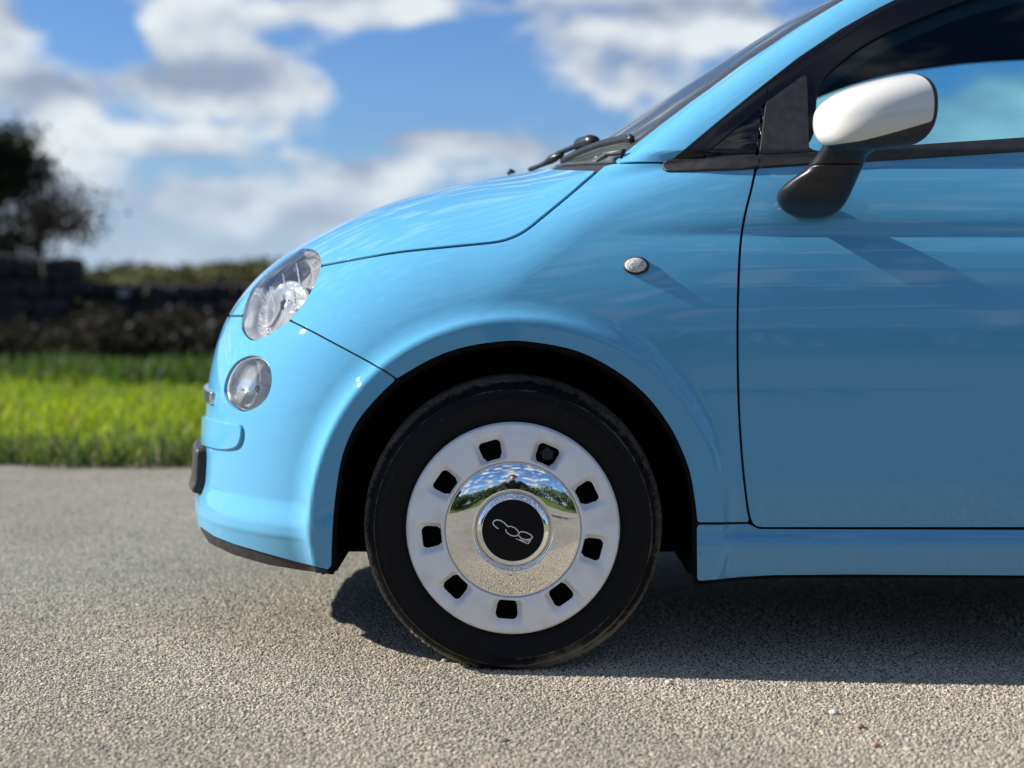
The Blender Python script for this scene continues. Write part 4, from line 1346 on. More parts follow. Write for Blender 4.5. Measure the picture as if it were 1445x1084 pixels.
def chippings():
    sp = 0.0066
    gx, gy = np.meshgrid(np.arange(-1.6, 1.65, sp), np.arange(-0.95, 1.0, sp), indexing='ij')
    x = (gx + rng.uniform(-0.5, 0.5, gx.shape) * sp).ravel(); y = (gy + rng.uniform(-0.5, 0.5, gy.shape) * sp).ravel()
    # fewer stones where the eye no longer tells them apart
    keep = rng.random(len(x)) < np.clip(1.15 - np.maximum(y - 0.25, 0) * 1.6, 0.0, 0.97) * (1 - sstep(1.0, 1.6, np.abs(x))) * sstep(-0.95, -0.6, y)
    x, y = x[keep], y[keep]
    n = len(x); k = 5
    r = 0.0034 * rng.uniform(0.55, 1.35, n); h = 0.0018 * rng.uniform(0.35, 1.25, n)
    a0 = rng.uniform(0, 6.283, n)
    ang = a0[:, None] + (np.arange(k) + rng.uniform(-0.28, 0.28, (n, k))) * 2 * np.pi / k
    st = rng.uniform(0.7, 1.3, (n, 1)); rot = rng.uniform(0, 6.283, (n, 1))
    rr = r[:, None] * rng.uniform(0.8, 1.15, (n, k))
    lx, ly = np.cos(ang) * rr * st, np.sin(ang) * rr / st
    bx = x[:, None] + lx * np.cos(rot) - ly * np.sin(rot); by = y[:, None] + lx * np.sin(rot) + ly * np.cos(rot)
    tx = x[:, None] + (bx - x[:, None]) * 0.68; ty = y[:, None] + (by - y[:, None]) * 0.68
    tilt = rng.uniform(-0.35, 0.35, (n, 2))
    tz = h[:, None] + (tx - x[:, None]) * tilt[:, :1] + (ty - y[:, None]) * tilt[:, 1:]
    V = np.empty((n, 2 * k, 3), np.float32)
    V[:, :k, 0] = bx; V[:, :k, 1] = by; V[:, :k, 2] = -0.001
    V[:, k:, 0] = tx; V[:, k:, 1] = ty; V[:, k:, 2] = np.maximum(tz, 0.0004)
    tri = []
    for i in range(k):
        j = (i + 1) % k
        tri += [[i, j, k + j], [i, k + j, k + i]]
    for i in range(1, k - 1): tri.append([k, k + i, k + i + 1])
    F = (np.arange(n)[:, None, None] * 2 * k + np.array(tri)[None]).reshape(-1, 3)
    pal = np.array([(0.37, 0.335, 0.27), (0.33, 0.30, 0.25), (0.42, 0.38, 0.31), (0.25, 0.235, 0.215), (0.18, 0.18, 0.18), (0.31, 0.265, 0.22), (0.27, 0.27, 0.265), (0.47, 0.44, 0.38), (0.34, 0.24, 0.20)])
    ci = rng.choice(len(pal), n, p=[.2, .2, .15, .14, .09, .08, .07, .06, .01])
    c = (0.55 * pal[ci] + 0.45 * pal.mean(0)) * rng.uniform(0.98, 1.36, (n, 1)) * np.array([1.02, 1.0, 0.96])
    c *= np.array([1.08, 1.06, 1.0])
    c *= (1.0 + 0.10 * np.sin(x * 3.1 + 0.7) * np.sin(y * 4.3 + x * 1.7) + 0.06 * np.sin(x * 9 + y * 7))[:, None]
    col = np.repeat(c[:, None, :], 2 * k, 1).reshape(-1, 3)
    o = fast_mesh("chippings", V.reshape(-1, 3), F, M['chips'], None, col=col)
    tag(o, "pale stone chippings bedded in the road surface", "chippings", kind='stuff')
chippings()

def pebble(loc, r, col, label, sq=(1, 0.8, 0.6)):
    V, F = [], []
    n, m = 9, 6
    rs = np.random.default_rng(int(abs(loc[0]) * 1000))
    for i in range(m + 1):
        e = -math.pi / 2 + math.pi * i / m
        for k in range(n):
            t = 2 * math.pi * k / n
            q = r * (1 + rs.uniform(-0.16, 0.16))
            V.append((loc[0] + q * sq[0] * math.cos(e) * math.cos(t), loc[1] + q * sq[1] * math.cos(e) * math.sin(t), r * sq[2] * 0.8 + q * sq[2] * math.sin(e)))
    for i in range(m):
        for k in range(n):
            k2 = (k + 1) % n
            F.append([i * n + k, i * n + k2, (i + 1) * n + k2, (i + 1) * n + k])
    o = mesh_obj("pebble", V, F, mat('pebble stone', col, rough=0.8))
    tag(o, label, "pebble", "loose pebbles on the road")
    return o
def gnd(u, v):
    a = (u - CX) / FPX; b_ = (CY - v) / FPX
    d = np.array([a, _ca + b_ * _sa, -_sa + b_ * _ca])
    t = -CAM_Z / d[2]
    return np.array([0, CAM_Y, CAM_Z]) + d * t
pebble(gnd(944, 966), 0.008, (0.5, 0.48, 0.44), "small pale pebble at the shadow edge right of the tyre")
pebble(gnd(1168, 957), 0.0085, (0.30, 0.28, 0.25), "dull round pebble inside the car's shadow under the sill")
pebble(gnd(1177, 1008), 0.009, (0.52, 0.50, 0.46), "chalky white pebble just in front of the shadow", (1, 0.9, 0.5))
pebble(gnd(1213, 1028), 0.008, (0.30, 0.22, 0.14), "brown pebble in the sun below the sill")
pebble(gnd(1235, 1054), 0.007, (0.45, 0.26, 0.22), "pinkish pebble near the bottom edge of the picture")
pebble(gnd(713, 1048), 0.007, (0.12, 0.12, 0.12), "dark pebble in the sun in front of the tyre", (1.4, 0.7, 0.5))
pebble(gnd(628, 934), 0.007, (0.45, 0.43, 0.40), "pale pebble beside the foot of the tyre")

# ------------------------------------------------------------------ verge and fields beyond the road
def terr(x, y):
    z = 0.02 + 0.05 * sstep(0, 0.5, y - EDGE) + 0.03 * np.sin(x * 0.7 + y * 0.5) * sstep(0, 1.5, y - EDGE)
    z = z - 0.20 * sstep(EDGE + 4.0, EDGE + 6.5, y) * (1 - sstep(14, 22, y))
    z = z + 0.9 * sstep(28, 110, y) + 0.35 * sstep(30, 80, y) * np.sin(x * 0.045 + 1.0)
    return z
M['soil'] = add_noise_color(mat('rough pasture', (0.06, 0.09, 0.02), rough=0.95, spec=0.1), (0.045, 0.06, 0.018), (0.10, 0.13, 0.03), 1.5, detail=8)
ys = np.concatenate([np.arange(0, 4, 0.4), np.linspace(4, 30, 40), np.geomspace(31, 1500, 40)])
xs2 = np.concatenate([-np.geomspace(900, 46, 14), np.linspace(-45, 45, 181), np.geomspace(46, 900, 14)])
V, F = [], []
for j, yo in enumerate(ys):
    for x in xs2:
        y = yo + (float(road_edge(np.array(x))) if yo < 0.01 else EDGE)
        V.append((x, y, 0.012 if yo < 0.01 else float(terr(np.array(x), np.array(y)))))
m = len(xs2)
for j in range(len(ys) - 1):
    for i in range(m - 1): F.append([j * m + i, j * m + i + 1, (j + 1) * m + i + 1, (j + 1) * m + i])
field = mesh_obj("field", V, F, M['soil'])
tag(field, "grassy verge and rough pasture beyond the road", kind='structure')

def leafy(name, translucent=0.45, rough=0.6):
    m_ = bpy.data.materials.new(name); m_.use_nodes = True
    nt = m_.node_tree; nt.nodes.clear(); L = nt.links.new
    out = nt.nodes.new('ShaderNodeOutputMaterial')
    at = nt.nodes.new('ShaderNodeAttribute'); at.attribute_name = 'Col'
    df = nt.nodes.new('ShaderNodeBsdfDiffuse'); tr = nt.nodes.new('ShaderNodeBsdfTranslucent')
    gl = nt.nodes.new('ShaderNodeBsdfGlossy'); gl.inputs['Roughness'].default_value = rough; gl.inputs[0].default_value = (0.5, 0.5, 0.5, 1)
    m1 = nt.nodes.new('ShaderNodeMixShader'); m1.inputs[0].default_value = translucent
    m2 = nt.nodes.new('ShaderNodeMixShader'); m2.inputs[0].default_value = 0.04
    L(at.outputs['Color'], df.inputs[0]); L(at.outputs['Color'], tr.inputs[0])
    L(df.outputs[0], m1.inputs[1]); L(tr.outputs[0], m1.inputs[2])
    L(m1.outputs[0], m2.inputs[1]); L(gl.outputs[0], m2.inputs[2]); L(m2.outputs[0], out.inputs[0])
    return m_
M['grass'] = leafy('grass blades', 0.5)
M['leaf'] = leafy('tree leaves', 0.35)

def blades(name, x, y, z, h, w, cols, label, lean=0.35, kind_label='grass'):
    n = len(x)
    a = rng.uniform(0, 6.283, n)
    ln = rng.uniform(0.1, 1.0, n) * lean * h
    dx, dy = np.cos(a) * ln, np.sin(a) * ln
    b = a + rng.uniform(-0.6, 0.6, n) + np.pi / 2
    wx, wy = np.cos(b) * w / 2, np.sin(b) * w / 2
    V = np.empty((n, 5, 3), np.float32)
    V[:, 0] = np.stack([x - wx, y - wy, z], 1); V[:, 1] = np.stack([x + wx, y + wy, z], 1)
    V[:, 2] = np.stack([x + wx * .8 + dx * .4, y + wy * .8 + dy * .4, z + h * .6], 1)
    V[:, 3] = np.stack([x - wx * .8 + dx * .4, y - wy * .8 + dy * .4, z + h * .6], 1)
    V[:, 4] = np.stack([x + dx, y + dy, z + h], 1)
    tri = np.array([[0, 1, 2], [0, 2, 3], [3, 2, 4]])
    F = (np.arange(n)[:, None, None] * 5 + tri[None]).reshape(-1, 3)
    col = np.repeat(cols[:, None, :], 5, 1).reshape(-1, 3)
    o = fast_mesh(name, V.reshape(-1, 3), F, M['grass'], None, col=col)
    tag(o, label, kind_label, kind='stuff')
    return o

def scatter(n, x0, x1, y0, y1):
    return rng.uniform(x0, x1, n), rng.uniform(y0, y1, n)
# mown verge
x, y = scatter(62000, -6.5, 5.0, EDGE - 0.02, EDGE + 5.2)
y = np.maximum(y, road_edge(x) - 0.02)
keep = y < EDGE + 4.3 + 0.7 * np.sin(x * 1.1 + 0.5) + 0.35 * np.sin(x * 3.1)
x, y = x[keep], y[keep]
n = len(x)
pat = np.sin(x * 2.1 + y * 1.3) * 0.5 + np.sin(x * 0.9 - y * 2.2 + 1) * 0.5
g = np.stack([0.22 + 0.09 * rng.random(n) + 0.06 * pat, 0.315 + 0.10 * rng.random(n) + 0.06 * pat, 0.006 + 0.010 * rng.random(n)], 1)
dry = rng.random(n) < 0.06
g[dry] = np.array([0.30, 0.26, 0.12]) * rng.uniform(0.7, 1.1, (dry.sum(), 1))
h = rng.uniform(0.03, 0.085, n) * (1 + 0.3 * pat)
blades("verge_grass", x, y, terr(x, y) - 0.01, h, rng.uniform(0.006, 0.012, n), g, "bright green mown grass on the road verge", lean=1.3)
# longer fringe along the edge of the road
x = rng.uniform(-6.5, 5, 9000); y = road_edge(x) + rng.uniform(-0.10, 0.30, 9000) + 0.06 * np.sin(x * 5)
g = np.stack([0.06 + 0.04 * rng.random(9000), 0.095 + 0.05 * rng.random(9000), 0.012 + 0.02 * rng.random(9000)], 1)
dry = rng.random(9000) < 0.16; g[dry] = np.array([0.30, 0.27, 0.15])
blades("edge_grass", x, y, np.full(9000, 0.0), rng.uniform(0.04, 0.13, 9000), rng.uniform(0.006, 0.012, 9000), g, "ragged dark grass fringe along the road edge", lean=1.5)
# rough grass and weeds up to the wall
x, y = scatter(52000, -9.5, 6.0, EDGE + 3.2, 13.6)
n = len(x)
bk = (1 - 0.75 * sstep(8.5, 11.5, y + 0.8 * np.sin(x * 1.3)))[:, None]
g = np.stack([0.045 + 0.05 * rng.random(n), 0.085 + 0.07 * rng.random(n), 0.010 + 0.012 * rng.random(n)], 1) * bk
tuft = (np.sin(x * 1.9) + np.sin(y * 1.4 + x) + np.sin(x * 3.7 - y * 0.6)) / 3
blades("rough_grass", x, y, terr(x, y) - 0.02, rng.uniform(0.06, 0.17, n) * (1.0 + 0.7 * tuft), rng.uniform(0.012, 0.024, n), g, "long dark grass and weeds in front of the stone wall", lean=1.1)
# broad leaved weeds
x, y = scatter(9000, -10.5, 6.0, EDGE + 3.4, 12.5)
cl = rng.uniform(-10, 5, 60); cy = rng.uniform(EDGE + 3.6, 12, 60); ci = rng.integers(0, 60, 9000)
x = cl[ci] + rng.normal(0, 0.28, 9000); y = cy[ci] + rng.normal(0, 0.28, 9000)
g = np.stack([0.03 + 0.03 * rng.random(9000), 0.07 + 0.05 * rng.random(9000), 0.015 + 0.01 * rng.random(9000)], 1)
blades("verge_weeds", x, y, terr(x, y) - 0.02, rng.uniform(0.08, 0.22, 9000), rng.uniform(0.03, 0.07, 9000), g, "dark broad-leaved weeds growing behind the mown grass", lean=0.9, kind_label='weeds')

# ------------------------------------------------------------------ dry stone wall
M['stone'] = add_noise_color(mat('dark weathered gritstone', (0.04, 0.038, 0.036), rough=0.95, spec=0.1), (0.018, 0.018, 0.019), (0.060, 0.056, 0.052), 3.0, detail=6, lo=0.3, hi=0.7)
def stone_mesh(name, seed):
    rs = np.random.default_rng(seed)
    V, F = box((0, 0, 0), (1, 1, 1), 0.13)
    V = V * (1 + rs.uniform(-0.10, 0.10, V.shape))
    me = bpy.data.meshes.new(name)
    me.from_pydata(V.tolist(), [], F); me.materials.append(M['stone']); me.update()
    return me
STONES = [stone_mesh("stone", 40 + k) for k in range(6)]
def stone_wall(name, x0, x1, y, h, label, cw=0.42, ch=0.145, thick=0.42):
    z0 = float(terr(np.array((x0 + x1) / 2), np.array(y))) - 0.10
    root = empty(name, ((x0 + x1) / 2, y, z0))
    tag(root, label, "stone wall")
    V, F = box(((x0 + x1) / 2, y + 0.05, z0 + h / 2), (x1 - x0 - 0.1, thick * 0.7, h * 0.96), 0.02)
    mesh_obj("wall_core", V, F, M['stone'], root, smooth=False)
    nrow = int(round(h / ch))
    for r in range(nrow):
        xx = x0 - random.uniform(0, cw)
        zc = z0 + (r + 0.5) * h / nrow
        top = r == nrow - 1
        while xx < x1:
            w = cw * random.uniform(0.55, 1.4) * (0.6 if top else 1)
            if xx + w > x0:
                o = bpy.data.objects.new("stone", random.choice(STONES))
                C.objects.link(o)
                o.parent = root
                o.location = Vector((xx + w / 2, y + random.uniform(-0.035, 0.035), zc + (random.uniform(0, 0.05) if top else 0))) - WL[root.name]
                o.scale = (w * 0.97, thick * random.uniform(0.9, 1.05), h / nrow * random.uniform(0.93, 1.02) * (1.25 if top else 1))
                o.rotation_euler = (random.uniform(-0.05, 0.05), random.uniform(-0.05, 0.05) + (random.uniform(-0.25, 0.25) if top else 0), random.uniform(-0.06, 0.06))
            xx += w
    return root
stone_wall("dry_stone_wall", -4.85, 8.0, 14.4, 0.90, "low dark dry stone wall crossing the field behind the car")
stone_wall("dry_stone_wall", -13.0, -4.85, 14.1, 1.20, "taller end of the dark stone wall at the left edge of the picture", cw=0.5, ch=0.19)

# ------------------------------------------------------------------ trees
M['bark'] = add_noise_color(mat('bark', (0.04, 0.034, 0.03), rough=0.95, spec=0.1), (0.02, 0.018, 0.016), (0.06, 0.05, 0.042), 14, detail=6)
def grow(base, h, seed, levels=4, spread=0.55, first=0.3, nb=(3, 5), r0=0.07):
    rs = np.random.default_rng(seed)
    parts = []; tips = []
    def branch(p, d, L_, r, lev):
        m_ = 5
        pts = [p]; q = p.copy(); dd = d.copy()
        for i in range(m_):
            dd = dd + rs.normal(0, 0.13, 3) + np.array([0, 0, 0.06]); dd /= np.linalg.norm(dd)
            q = q + dd * L_ / m_; pts.append(q.copy())
        rad = np.linspace(r, r * 0.55, m_ + 1)
        parts.append(tube(pts, rad, 6 if lev > 1 else 8, cap=False))
        if lev >= levels:
            tips.append((pts[-1], dd)); tips.append((pts[-3], dd)); return
        k = rs.integers(nb[0], nb[1] + 1)
        for i in range(k):
            t = rs.uniform(first if lev == 0 else 0.3, 1.0)
            idx = min(int(t * m_), m_)
            nd = dd * 0.75 + rs.normal(0, spread, 3); nd[2] = nd[2] * 0.7 + 0.25; nd /= np.linalg.norm(nd)
            branch(np.array(pts[idx]), nd, L_ * rs.uniform(0.5, 0.72), rad[idx] * 0.6, lev + 1)
    branch(np.asarray(base, float), np.array([rs.normal(0, 0.08), rs.normal(0, 0.08), 1.0]), h * 0.45, r0, 0)
    return merge(*parts), tips
def leaves(tips, per, size, spread, c0, c1, seed):
    rs = np.random.default_rng(seed)
    P_ = np.array([t[0] for t in tips]); n = len(P_) * per
    ctr = np.repeat(P_, per, 0) + rs.normal(0, spread, (n, 3))
    a = rs.normal(0, 1, (n, 3)); a /= np.linalg.norm(a, axis=1, keepdims=True)
    b = np.cross(a, rs.normal(0, 1, (n, 3))); b /= np.linalg.norm(b, axis=1, keepdims=True)
    s = size * rs.uniform(0.6, 1.4, (n, 1))
    V = np.stack([ctr - a * s, ctr + b * s * .5, ctr + a * s, ctr - b * s * .5], 1)
    F = (np.arange(n)[:, None] * 4 + np.arange(4)[None])
    t = rs.random((n, 1)); col = np.array(c0) * (1 - t) + np.array(c1) * t
    return V.reshape(-1, 3), F, np.repeat(col, 4, 0)
def tree(name, base, h, seed, label, cat, group=None, per=30, size=0.05, spread=0.12, c0=(0.03, 0.045, 0.012), c1=(0.06, 0.08, 0.02), levels=4, r0=0.07, nb=(3, 5), sp=0.55):
    root = empty(name, base)
    tag(root, label, cat, group)
    (V, F), tips = grow(base, h, seed, levels=levels, r0=r0, nb=nb, spread=sp)
    mesh_obj("trunk", V, F, M['bark'], root)
    V, F, col = leaves(tips, per, size, spread, c0, c1, seed + 1)
    fast_mesh("crown", V, F, M['leaf'], root, col=col)
    return root
def far(u, d): return (u - CX) / FPX * d, d + CAM_Y
x, y = far(-42, 23); tree("hawthorn_tree", (x, y, float(terr(np.array(x), np.array(y))) - 0.05), 4.2, 11, "dense dark tree cut off by the left edge behind the stone wall", "tree", "trees behind the wall", per=26, size=0.05, spread=0.13, r0=0.10, sp=0.32, c0=(0.014, 0.018, 0.008), c1=(0.035, 0.038, 0.014))
x, y = far(75, 24); tree("hawthorn_tree", (x, y, float(terr(np.array(x), np.array(y))) - 0.05), 3.5, 23, "thin half-bare tree standing behind the tall part of the wall", "tree", "trees behind the wall", per=3, size=0.045, spread=0.14, r0=0.06, sp=0.5, c0=(0.03, 0.026, 0.018), c1=(0.06, 0.05, 0.03))
x, y = far(40, 26); tree("hawthorn_tree", (x, y, float(terr(np.array(x), np.array(y))) - 0.05), 3.4, 31, "leaning bare-branched tree between the two at the left", "tree", "trees behind the wall", per=5, size=0.05, spread=0.16, r0=0.07, sp=0.45, c0=(0.02, 0.02, 0.012), c1=(0.045, 0.04, 0.02))
# hedgerow and bushes on the skyline
def bush(base, w, h, seed, label, c0, c1, n=2600, size=0.09, group="bushes on the skyline", cat="bush", name="hedge_bush"):
    rs = np.random.default_rng(seed)
    root = empty(name, base); tag(root, label, cat, group)
    lob = rs.uniform(-1, 1, (9, 3)) * np.array([w * 0.42, w * 0.25, h * 0.22]) + np.array([0, 0, h * 0.55])
    i = rs.integers(0, 9, n)
    d = rs.normal(0, 1, (n, 3)); d /= np.linalg.norm(d, axis=1, keepdims=True)
    rad = rs.uniform(0.25, 1, (n, 1)) ** 0.5 * np.array([w * 0.30, w * 0.25, h * 0.34])
    ctr = np.asarray(base) + lob[i] + d * rad
    ctr[:, 2] = np.maximum(ctr[:, 2], base[2] + 0.02)
    a = rs.normal(0, 1, (n, 3)); a /= np.linalg.norm(a, axis=1, keepdims=True)
    b_ = np.cross(a, rs.normal(0, 1, (n, 3))); b_ /= np.linalg.norm(b_, axis=1, keepdims=True)
    s = size * rs.uniform(0.6, 1.4, (n, 1))
    V = np.stack([ctr - a * s, ctr + b_ * s * .6, ctr + a * s, ctr - b_ * s * .6], 1).reshape(-1, 3)
    t = rs.random((n, 1)); col = np.repeat(np.array(c0) * (1 - t) + np.array(c1) * t, 4, 0)
    fast_mesh("foliage", V, (np.arange(n)[:, None] * 4 + np.arange(4)[None]), M['leaf'], root, col=col)
    parts = [tube([np.asarray(base) + (0, 0, -0.05), np.asarray(base) + lob[k] * 0.5, np.asarray(base) + lob[k]], [0.03, 0.02, 0.01], 5, cap=False) for k in range(5)]
    V, F = merge(*parts); mesh_obj("stem", V, F, M['bark'], root)
    return root
for k, (u, d, w, h, c, lab) in enumerate([
        (330, 46, 7.0, 1.9, 1, "olive brown bush on the skyline just left of the headlight"), (292, 52, 6.0, 1.7, 1, "brownish low bush on the skyline left of the car's nose"),
        (250, 44, 3.2, 1.4, 2, "pale yellowish bush behind the low wall"), (215, 56, 6.0, 1.3, 0, "dark distant bush above the low wall's middle"),
        (165, 58, 5.0, 1.6, 0, "dark distant bush above the step in the wall"), (390, 50, 7, 2.0, 1, "olive bush hidden mostly behind the car's nose"), (455, 55, 7, 2.0, 1, "far bush hidden behind the bonnet")]):
    x, y = far(u, d)
    cols = [((0.02, 0.028, 0.012), (0.045, 0.05, 0.02)), ((0.05, 0.05, 0.018), (0.10, 0.09, 0.035)), ((0.10, 0.11, 0.03), (0.19, 0.19, 0.07))][c]
    z = float(terr(np.array(x), np.array(y))) - 0.1
    bush((x, y, z), w, max(h * 0.75 - z * 0.4, 0.7), 60 + k, lab, *cols, size=0.12)
# pale things in front of the wall that blur into round spots
for k, (u, v, lab) in enumerate([(175, 414, "pale boulder lying on top of the low wall"), (233, 447, "lichen-pale boulder at the wall below the yellowish bush"), (196, 485, "pale boulder in the grass at the foot of the wall"), (86, 498, "flat pale boulder in the grass below the tall wall")]):
    d = 16.95
    p_ = P(u, v, d + CAM_Y)
    o = bpy.data.objects.new("boulder", STONES[k].copy()); C.objects.link(o)
    o.data.materials.clear(); o.data.materials.append(mat('pale stone', (0.22, 0.215, 0.20), rough=0.9))
    o.location = p_; o.scale = (0.11 if k < 3 else 0.4, 0.11, 0.09)
    tag(o, lab, "boulder", "pale boulders by the wall")

for k, (u, d, w, h, lab) in enumerate([(150, 16.0, 1.7, 0.62, "dark bramble clump at the foot of the wall under its step"), (205, 16.3, 1.3, 0.70, "brown bramble clump against the low wall"), (262, 15.8, 1.5, 0.60, "olive bramble clump against the wall left of the bumper"), (318, 16.2, 1.6, 0.72, "dark bramble clump half hidden by the car's nose"), (40, 15.6, 1.5, 0.5, "dark bramble clump below the tall wall")]):
    x, y = far(u, d)
    bush((x, y, float(terr(np.array(x), np.array(y))) - 0.05), w, h, 130 + k, lab, (0.010, 0.010, 0.007), (0.040, 0.034, 0.018), n=1500, size=0.035, group="brambles along the wall", cat="bramble", name="bramble_clump")
# ------------------------------------------------------------------ the lane side behind the photographer (seen in the chrome and the paint)
xsb = 4.0 * np.sinh(np.linspace(-5.6, 5.6, 121))
ysb = np.concatenate([[0.0], np.geomspace(0.4, 300, 24)])
def terr_b(x, y):
    d = -8.0 - y
    return 0.03 + 0.35 * sstep(0.2, 1.6, d) + 0.05 * np.sin(x * 0.8) * sstep(0, 1, d) + 0.8 * sstep(10, 80, d)
V = []
for d in ysb:
    for x in xsb:
        y = -7.9 - d
        V.append((x, y, 0.012 if d == 0 else float(terr_b(np.array(x), np.array(y)))))
F = [[j * 121 + i, (j + 1) * 121 + i, (j + 1) * 121 + i + 1, j * 121 + i + 1] for j in range(len(ysb) - 1) for i in range(120)]
bank = mesh_obj("bank", V, F, M['soil'])
tag(bank, "grassy bank on the lane side behind the photographer", kind='structure')
for k, (x, w, h) in enumerate([(-7.5, 4.5, 1.2), (-3.5, 4.5, 1.0), (0.5, 4.5, 1.1), (4.5, 4.5, 1.3), (8.5, 4.5, 1.5), (12.5, 5, 1.8), (17, 5, 2.2)]):
    y = -10.4 - 0.1 * k
    bush((x, y, float(terr_b(np.array(x), np.array(y))) - 0.40), w, h + 0.45, 90 + k, "green hedge section %s behind the photographer, seen only reflected" % ["at the far left", "left of centre", "behind the head", "right of centre", "at the right", "farther right", "at the far right"][k],
         (0.04, 0.07, 0.015), (0.09, 0.13, 0.03), n=4200, size=0.08, group="hedge behind the photographer", cat="hedge", name="hedge_section")
tree("field_tree", (9.5, -22.0, 0.5), 5.0, 77, "small tree over the hedge on the right, seen only reflected in the chrome", "tree", None, per=12, size=0.09, spread=0.3, r0=0.12)
# barn
barn = empty("stone_barn", (-13.0, -15.0, 0.3))
tag(barn, "dark stone barn with slate roof, seen only reflected in the wheel's chrome", "barn")
V, F = box((-13, -15, 1.7), (9.0, 5.0, 3.0), 0.02); mesh_obj("wall", V, F, M['stone'], barn, smooth=False)
M['slate'] = add_noise_color(mat('slate', (0.06, 0.06, 0.07), rough=0.6), (0.045, 0.046, 0.055), (0.085, 0.085, 0.09), 2.0)
V = [(-17.7, -12.2, 3.1), (-8.3, -12.2, 3.1), (-8.3, -15, 5.0), (-17.7, -15, 5.0), (-17.7, -17.8, 3.1), (-8.3, -17.8, 3.1)]
V = V + [(a, b_, c - 0.15) for a, b_, c in V]
F = [[0, 1, 2, 3], [3, 2, 5, 4], [7, 6, 9, 8], [8, 9, 10, 11], [0, 6, 7, 1], [4, 5, 11, 10], [1, 7, 8, 2], [2, 8, 11, 5], [0, 3, 9, 6], [3, 4, 10, 9]]
mesh_obj("roof", V, F, M['slate'], barn, smooth=False)
V, F = box((-12.0, -12.46, 1.3), (1.1, 0.08, 2.0), 0.01); mesh_obj("door", V, F, M['bark'], barn, smooth=False)
for xw in (-15.5, -9.8):
    V, F = box((xw, -12.46, 1.8), (0.8, 0.08, 0.9), 0.01); mesh_obj("window", V, F, M['dark_glass'], barn, smooth=False)

# ------------------------------------------------------------------ photographer crouching with the phone
M['jacket'] = mat('dark jacket', (0.012, 0.013, 0.018), rough=0.85)
M['skin'] = mat('skin', (0.48, 0.29, 0.21), rough=0.5)
M['hair'] = mat('dark hair', (0.012, 0.009, 0.007), rough=0.7)
M['trouser'] = mat('dark trousers', (0.02, 0.022, 0.03), rough=0.9)
def skin_body(name, verts, edges, mats, root_i, parent, sub=2):
    me = bpy.data.meshes.new(name)
    me.from_pydata([v[:3] for v in verts], edges, [])
    o = bpy.data.objects.new(name, me); link(o, parent)
    md = o.modifiers.new("skin", 'SKIN'); md.use_smooth_shade = True
    for i, v in enumerate(verts):
        me.skin_vertices[0].data[i].radius = v[3] if isinstance(v[3], tuple) else (v[3], v[3])
    me.skin_vertices[0].data[root_i].use_root = True
    ms = o.modifiers.new("sub", 'SUBSURF'); ms.levels = 1; ms.render_levels = sub
    for m_ in mats: me.materials.append(m_)
    return o
PY = CAM_Y
person = empty("person", (0, PY - 0.45, 0))
tag(person, "crouching person in dark jacket holding up a phone, seen only reflected in the chrome", "person")
vs = [(0, PY - .62, .34, .14), (0, PY - .60, .46, .15), (0, PY - .55, .60, .165), (0, PY - .50, .72, .15), (0, PY - .46, .82, .075), (0, PY - .43, .88, .06)]
ed = [(0, 1), (1, 2), (2, 3), (3, 4), (4, 5)]
def chain(st, pts):
    pr = st
    for p_ in pts:
        vs.append(p_); ed.append((pr, len(vs) - 1)); pr = len(vs) - 1
for s_ in (-1, 1):
    chain(3, [(s_ * .17, PY - .49, .77, .075), (s_ * .235, PY - .42, .70, .058), (s_ * .28, PY - .33, .60, .050), (s_ * .20, PY - .22, .66, .042), (s_ * .125, PY - .115, .725, .034), (s_ * .108, PY - .085, .738, .030)])
    chain(0, [(s_ * .12, PY - .58, .33, .11), (s_ * .19, PY - .36, .46, .088), (s_ * .22, PY - .22, .50, .070), (s_ * .21, PY - .33, .28, .058), (s_ * .20, PY - .40, .10, .045), (s_ * .20, PY - .36, .05, .045), (s_ * .20, PY - .24, .035, .035)])
skin_body("body", vs, ed, [M['jacket']], 0, person)
# head
hc = np.array([0, PY - 0.38, 0.985])
V, F = [], []
nh_, mh = 24, 16
for i in range(mh + 1):
    e = -math.pi / 2 + math.pi * i / mh
    for k in range(nh_):
        t = 2 * math.pi * k / nh_
        d = np.array([math.cos(e) * math.cos(t), math.cos(e) * math.sin(t), math.sin(e)])
        q = d * np.array([0.076, 0.096, 0.120])
        if d[2] < -0.1: q[0] *= 1 - 0.28 * (-d[2]); q[1] += 0.012 * (-d[2])
        fr = d[1]                       # the face looks towards the car, +y
        if fr > 0.85 and abs(d[2] + 0.12) < 0.25: q[1] += 0.022 * max(0, 1 - abs(d[0]) / 0.28) * (1 - abs(d[2] + 0.12) / 0.25)
        if fr > 0.6 and abs(d[2] - 0.12) < 0.16 and 0.2 < abs(d[0]) < 0.6: q[1] -= 0.007
        V.append(hc + q)
for i in range(mh):
    for k in range(nh_):
        k2 = (k + 1) % nh_
        F.append([i * nh_ + k, i * nh_ + k2, (i + 1) * nh_ + k2, (i + 1) * nh_ + k])
head = mesh_obj("head", V, F, M['skin'], person)
for s_ in (-1, 1):
    V, F = tube([hc + (s_ * .030, .082, .014), hc + (s_ * .030, .090, .014)], [0.011, 0.006], 10); mesh_obj("eye", V, F, M['hair'], head)
    V, F = tube([hc + (s_ * .074, -.01, -.02), hc + (s_ * .084, -.014, .0), hc + (s_ * .076, -.01, .03)], [0.008, 0.014, 0.008], 8, ry=[.012, .02, .01]); mesh_obj("ear", V, F, M['skin'], head)
V, F = tube([hc + (-.024, .086, -.062), hc + (0, .094, -.064), hc + (.024, .086, -.062)], [0.004, 0.006, 0.004], 8); mesh_obj("mouth", V, F, mat('lips', (0.35, 0.14, 0.12), rough=0.5), head)
rs = np.random.default_rng(5)
V, F, o_ = [], [], 0
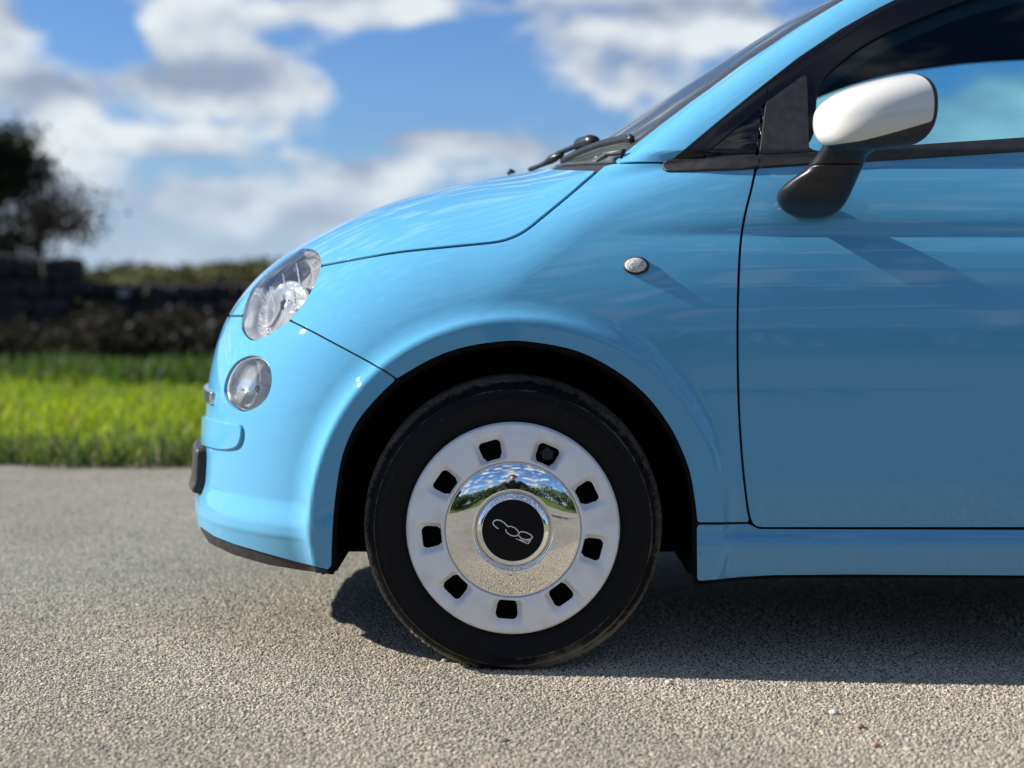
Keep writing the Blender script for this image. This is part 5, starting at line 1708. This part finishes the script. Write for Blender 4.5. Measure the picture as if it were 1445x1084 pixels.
for k in range(260):
    t = rs.uniform(0, 2 * math.pi); e = rs.uniform(0.15, 1.5)
    d = np.array([math.cos(e) * math.cos(t), math.cos(e) * math.sin(t), math.sin(e)])
    if d[1] > 0.55 and d[2] < 0.55: continue
    p0 = hc + d * np.array([0.074, 0.094, 0.118]); p1 = p0 + d * 0.03 + rs.normal(0, 0.008, 3)
    v_, f_ = tube([p0, (p0 + p1) / 2 + rs.normal(0, .004, 3), p1], [0.012, 0.013, 0.006], 5)
    V.append(v_); F += [[i + o_ for i in q] for q in f_]; o_ += len(v_)
mesh_obj("hair", np.concatenate(V), F, M['hair'], head)
# hands: palm, four fingers and a thumb closing on the ends of the phone
for s_ in (-1, 1):
    hv = [(s_ * .108, PY - .085, .738, .026), (s_ * .100, PY - .062, .742, (.020, .030)), (s_ * .094, PY - .045, .746, (.016, .028))]
    he = [(0, 1), (1, 2)]
    def fing(st, pts, r):
        pr = st
        for i, p_ in enumerate(pts):
            hv.append((*p_, r * (1 - .12 * i))); he.append((pr, len(hv) - 1)); pr = len(hv) - 1
    for f_i, zz in enumerate((.768, .754, .740, .727)):
        ln = (0.9, 1.0, 0.95, 0.8)[f_i]
        fing(2, [(s_ * .096, PY - .038, zz), (s_ * (.090), PY - .031, zz), (s_ * (.090 - .022 * ln), PY - .0305, zz), (s_ * (.090 - .036 * ln), PY - .032, zz - .002)], .0085)
    fing(1, [(s_ * .090, PY - .062, .768), (s_ * .076, PY - .058, .776), (s_ * .060, PY - .056, .774)], .0095)
    skin_body("hand", hv, he, [M['skin']], 0, person)
phone = empty("phone", (0, PY - 0.047, 0.70))
tag(phone, "dark phone held up by the crouching person, seen only reflected", "phone")
V, F = box((0, PY - 0.047, 0.745), (0.150, 0.008, 0.073), 0.003); mesh_obj("phone_body", V, F, M['black_gloss'], phone)
V, F = tube([(0.055, PY - 0.044, 0.765), (0.055, PY - 0.040, 0.765)], [0.008, 0.0075], 16); mesh_obj("camera_lens", V, F, M['dark_glass'], phone)
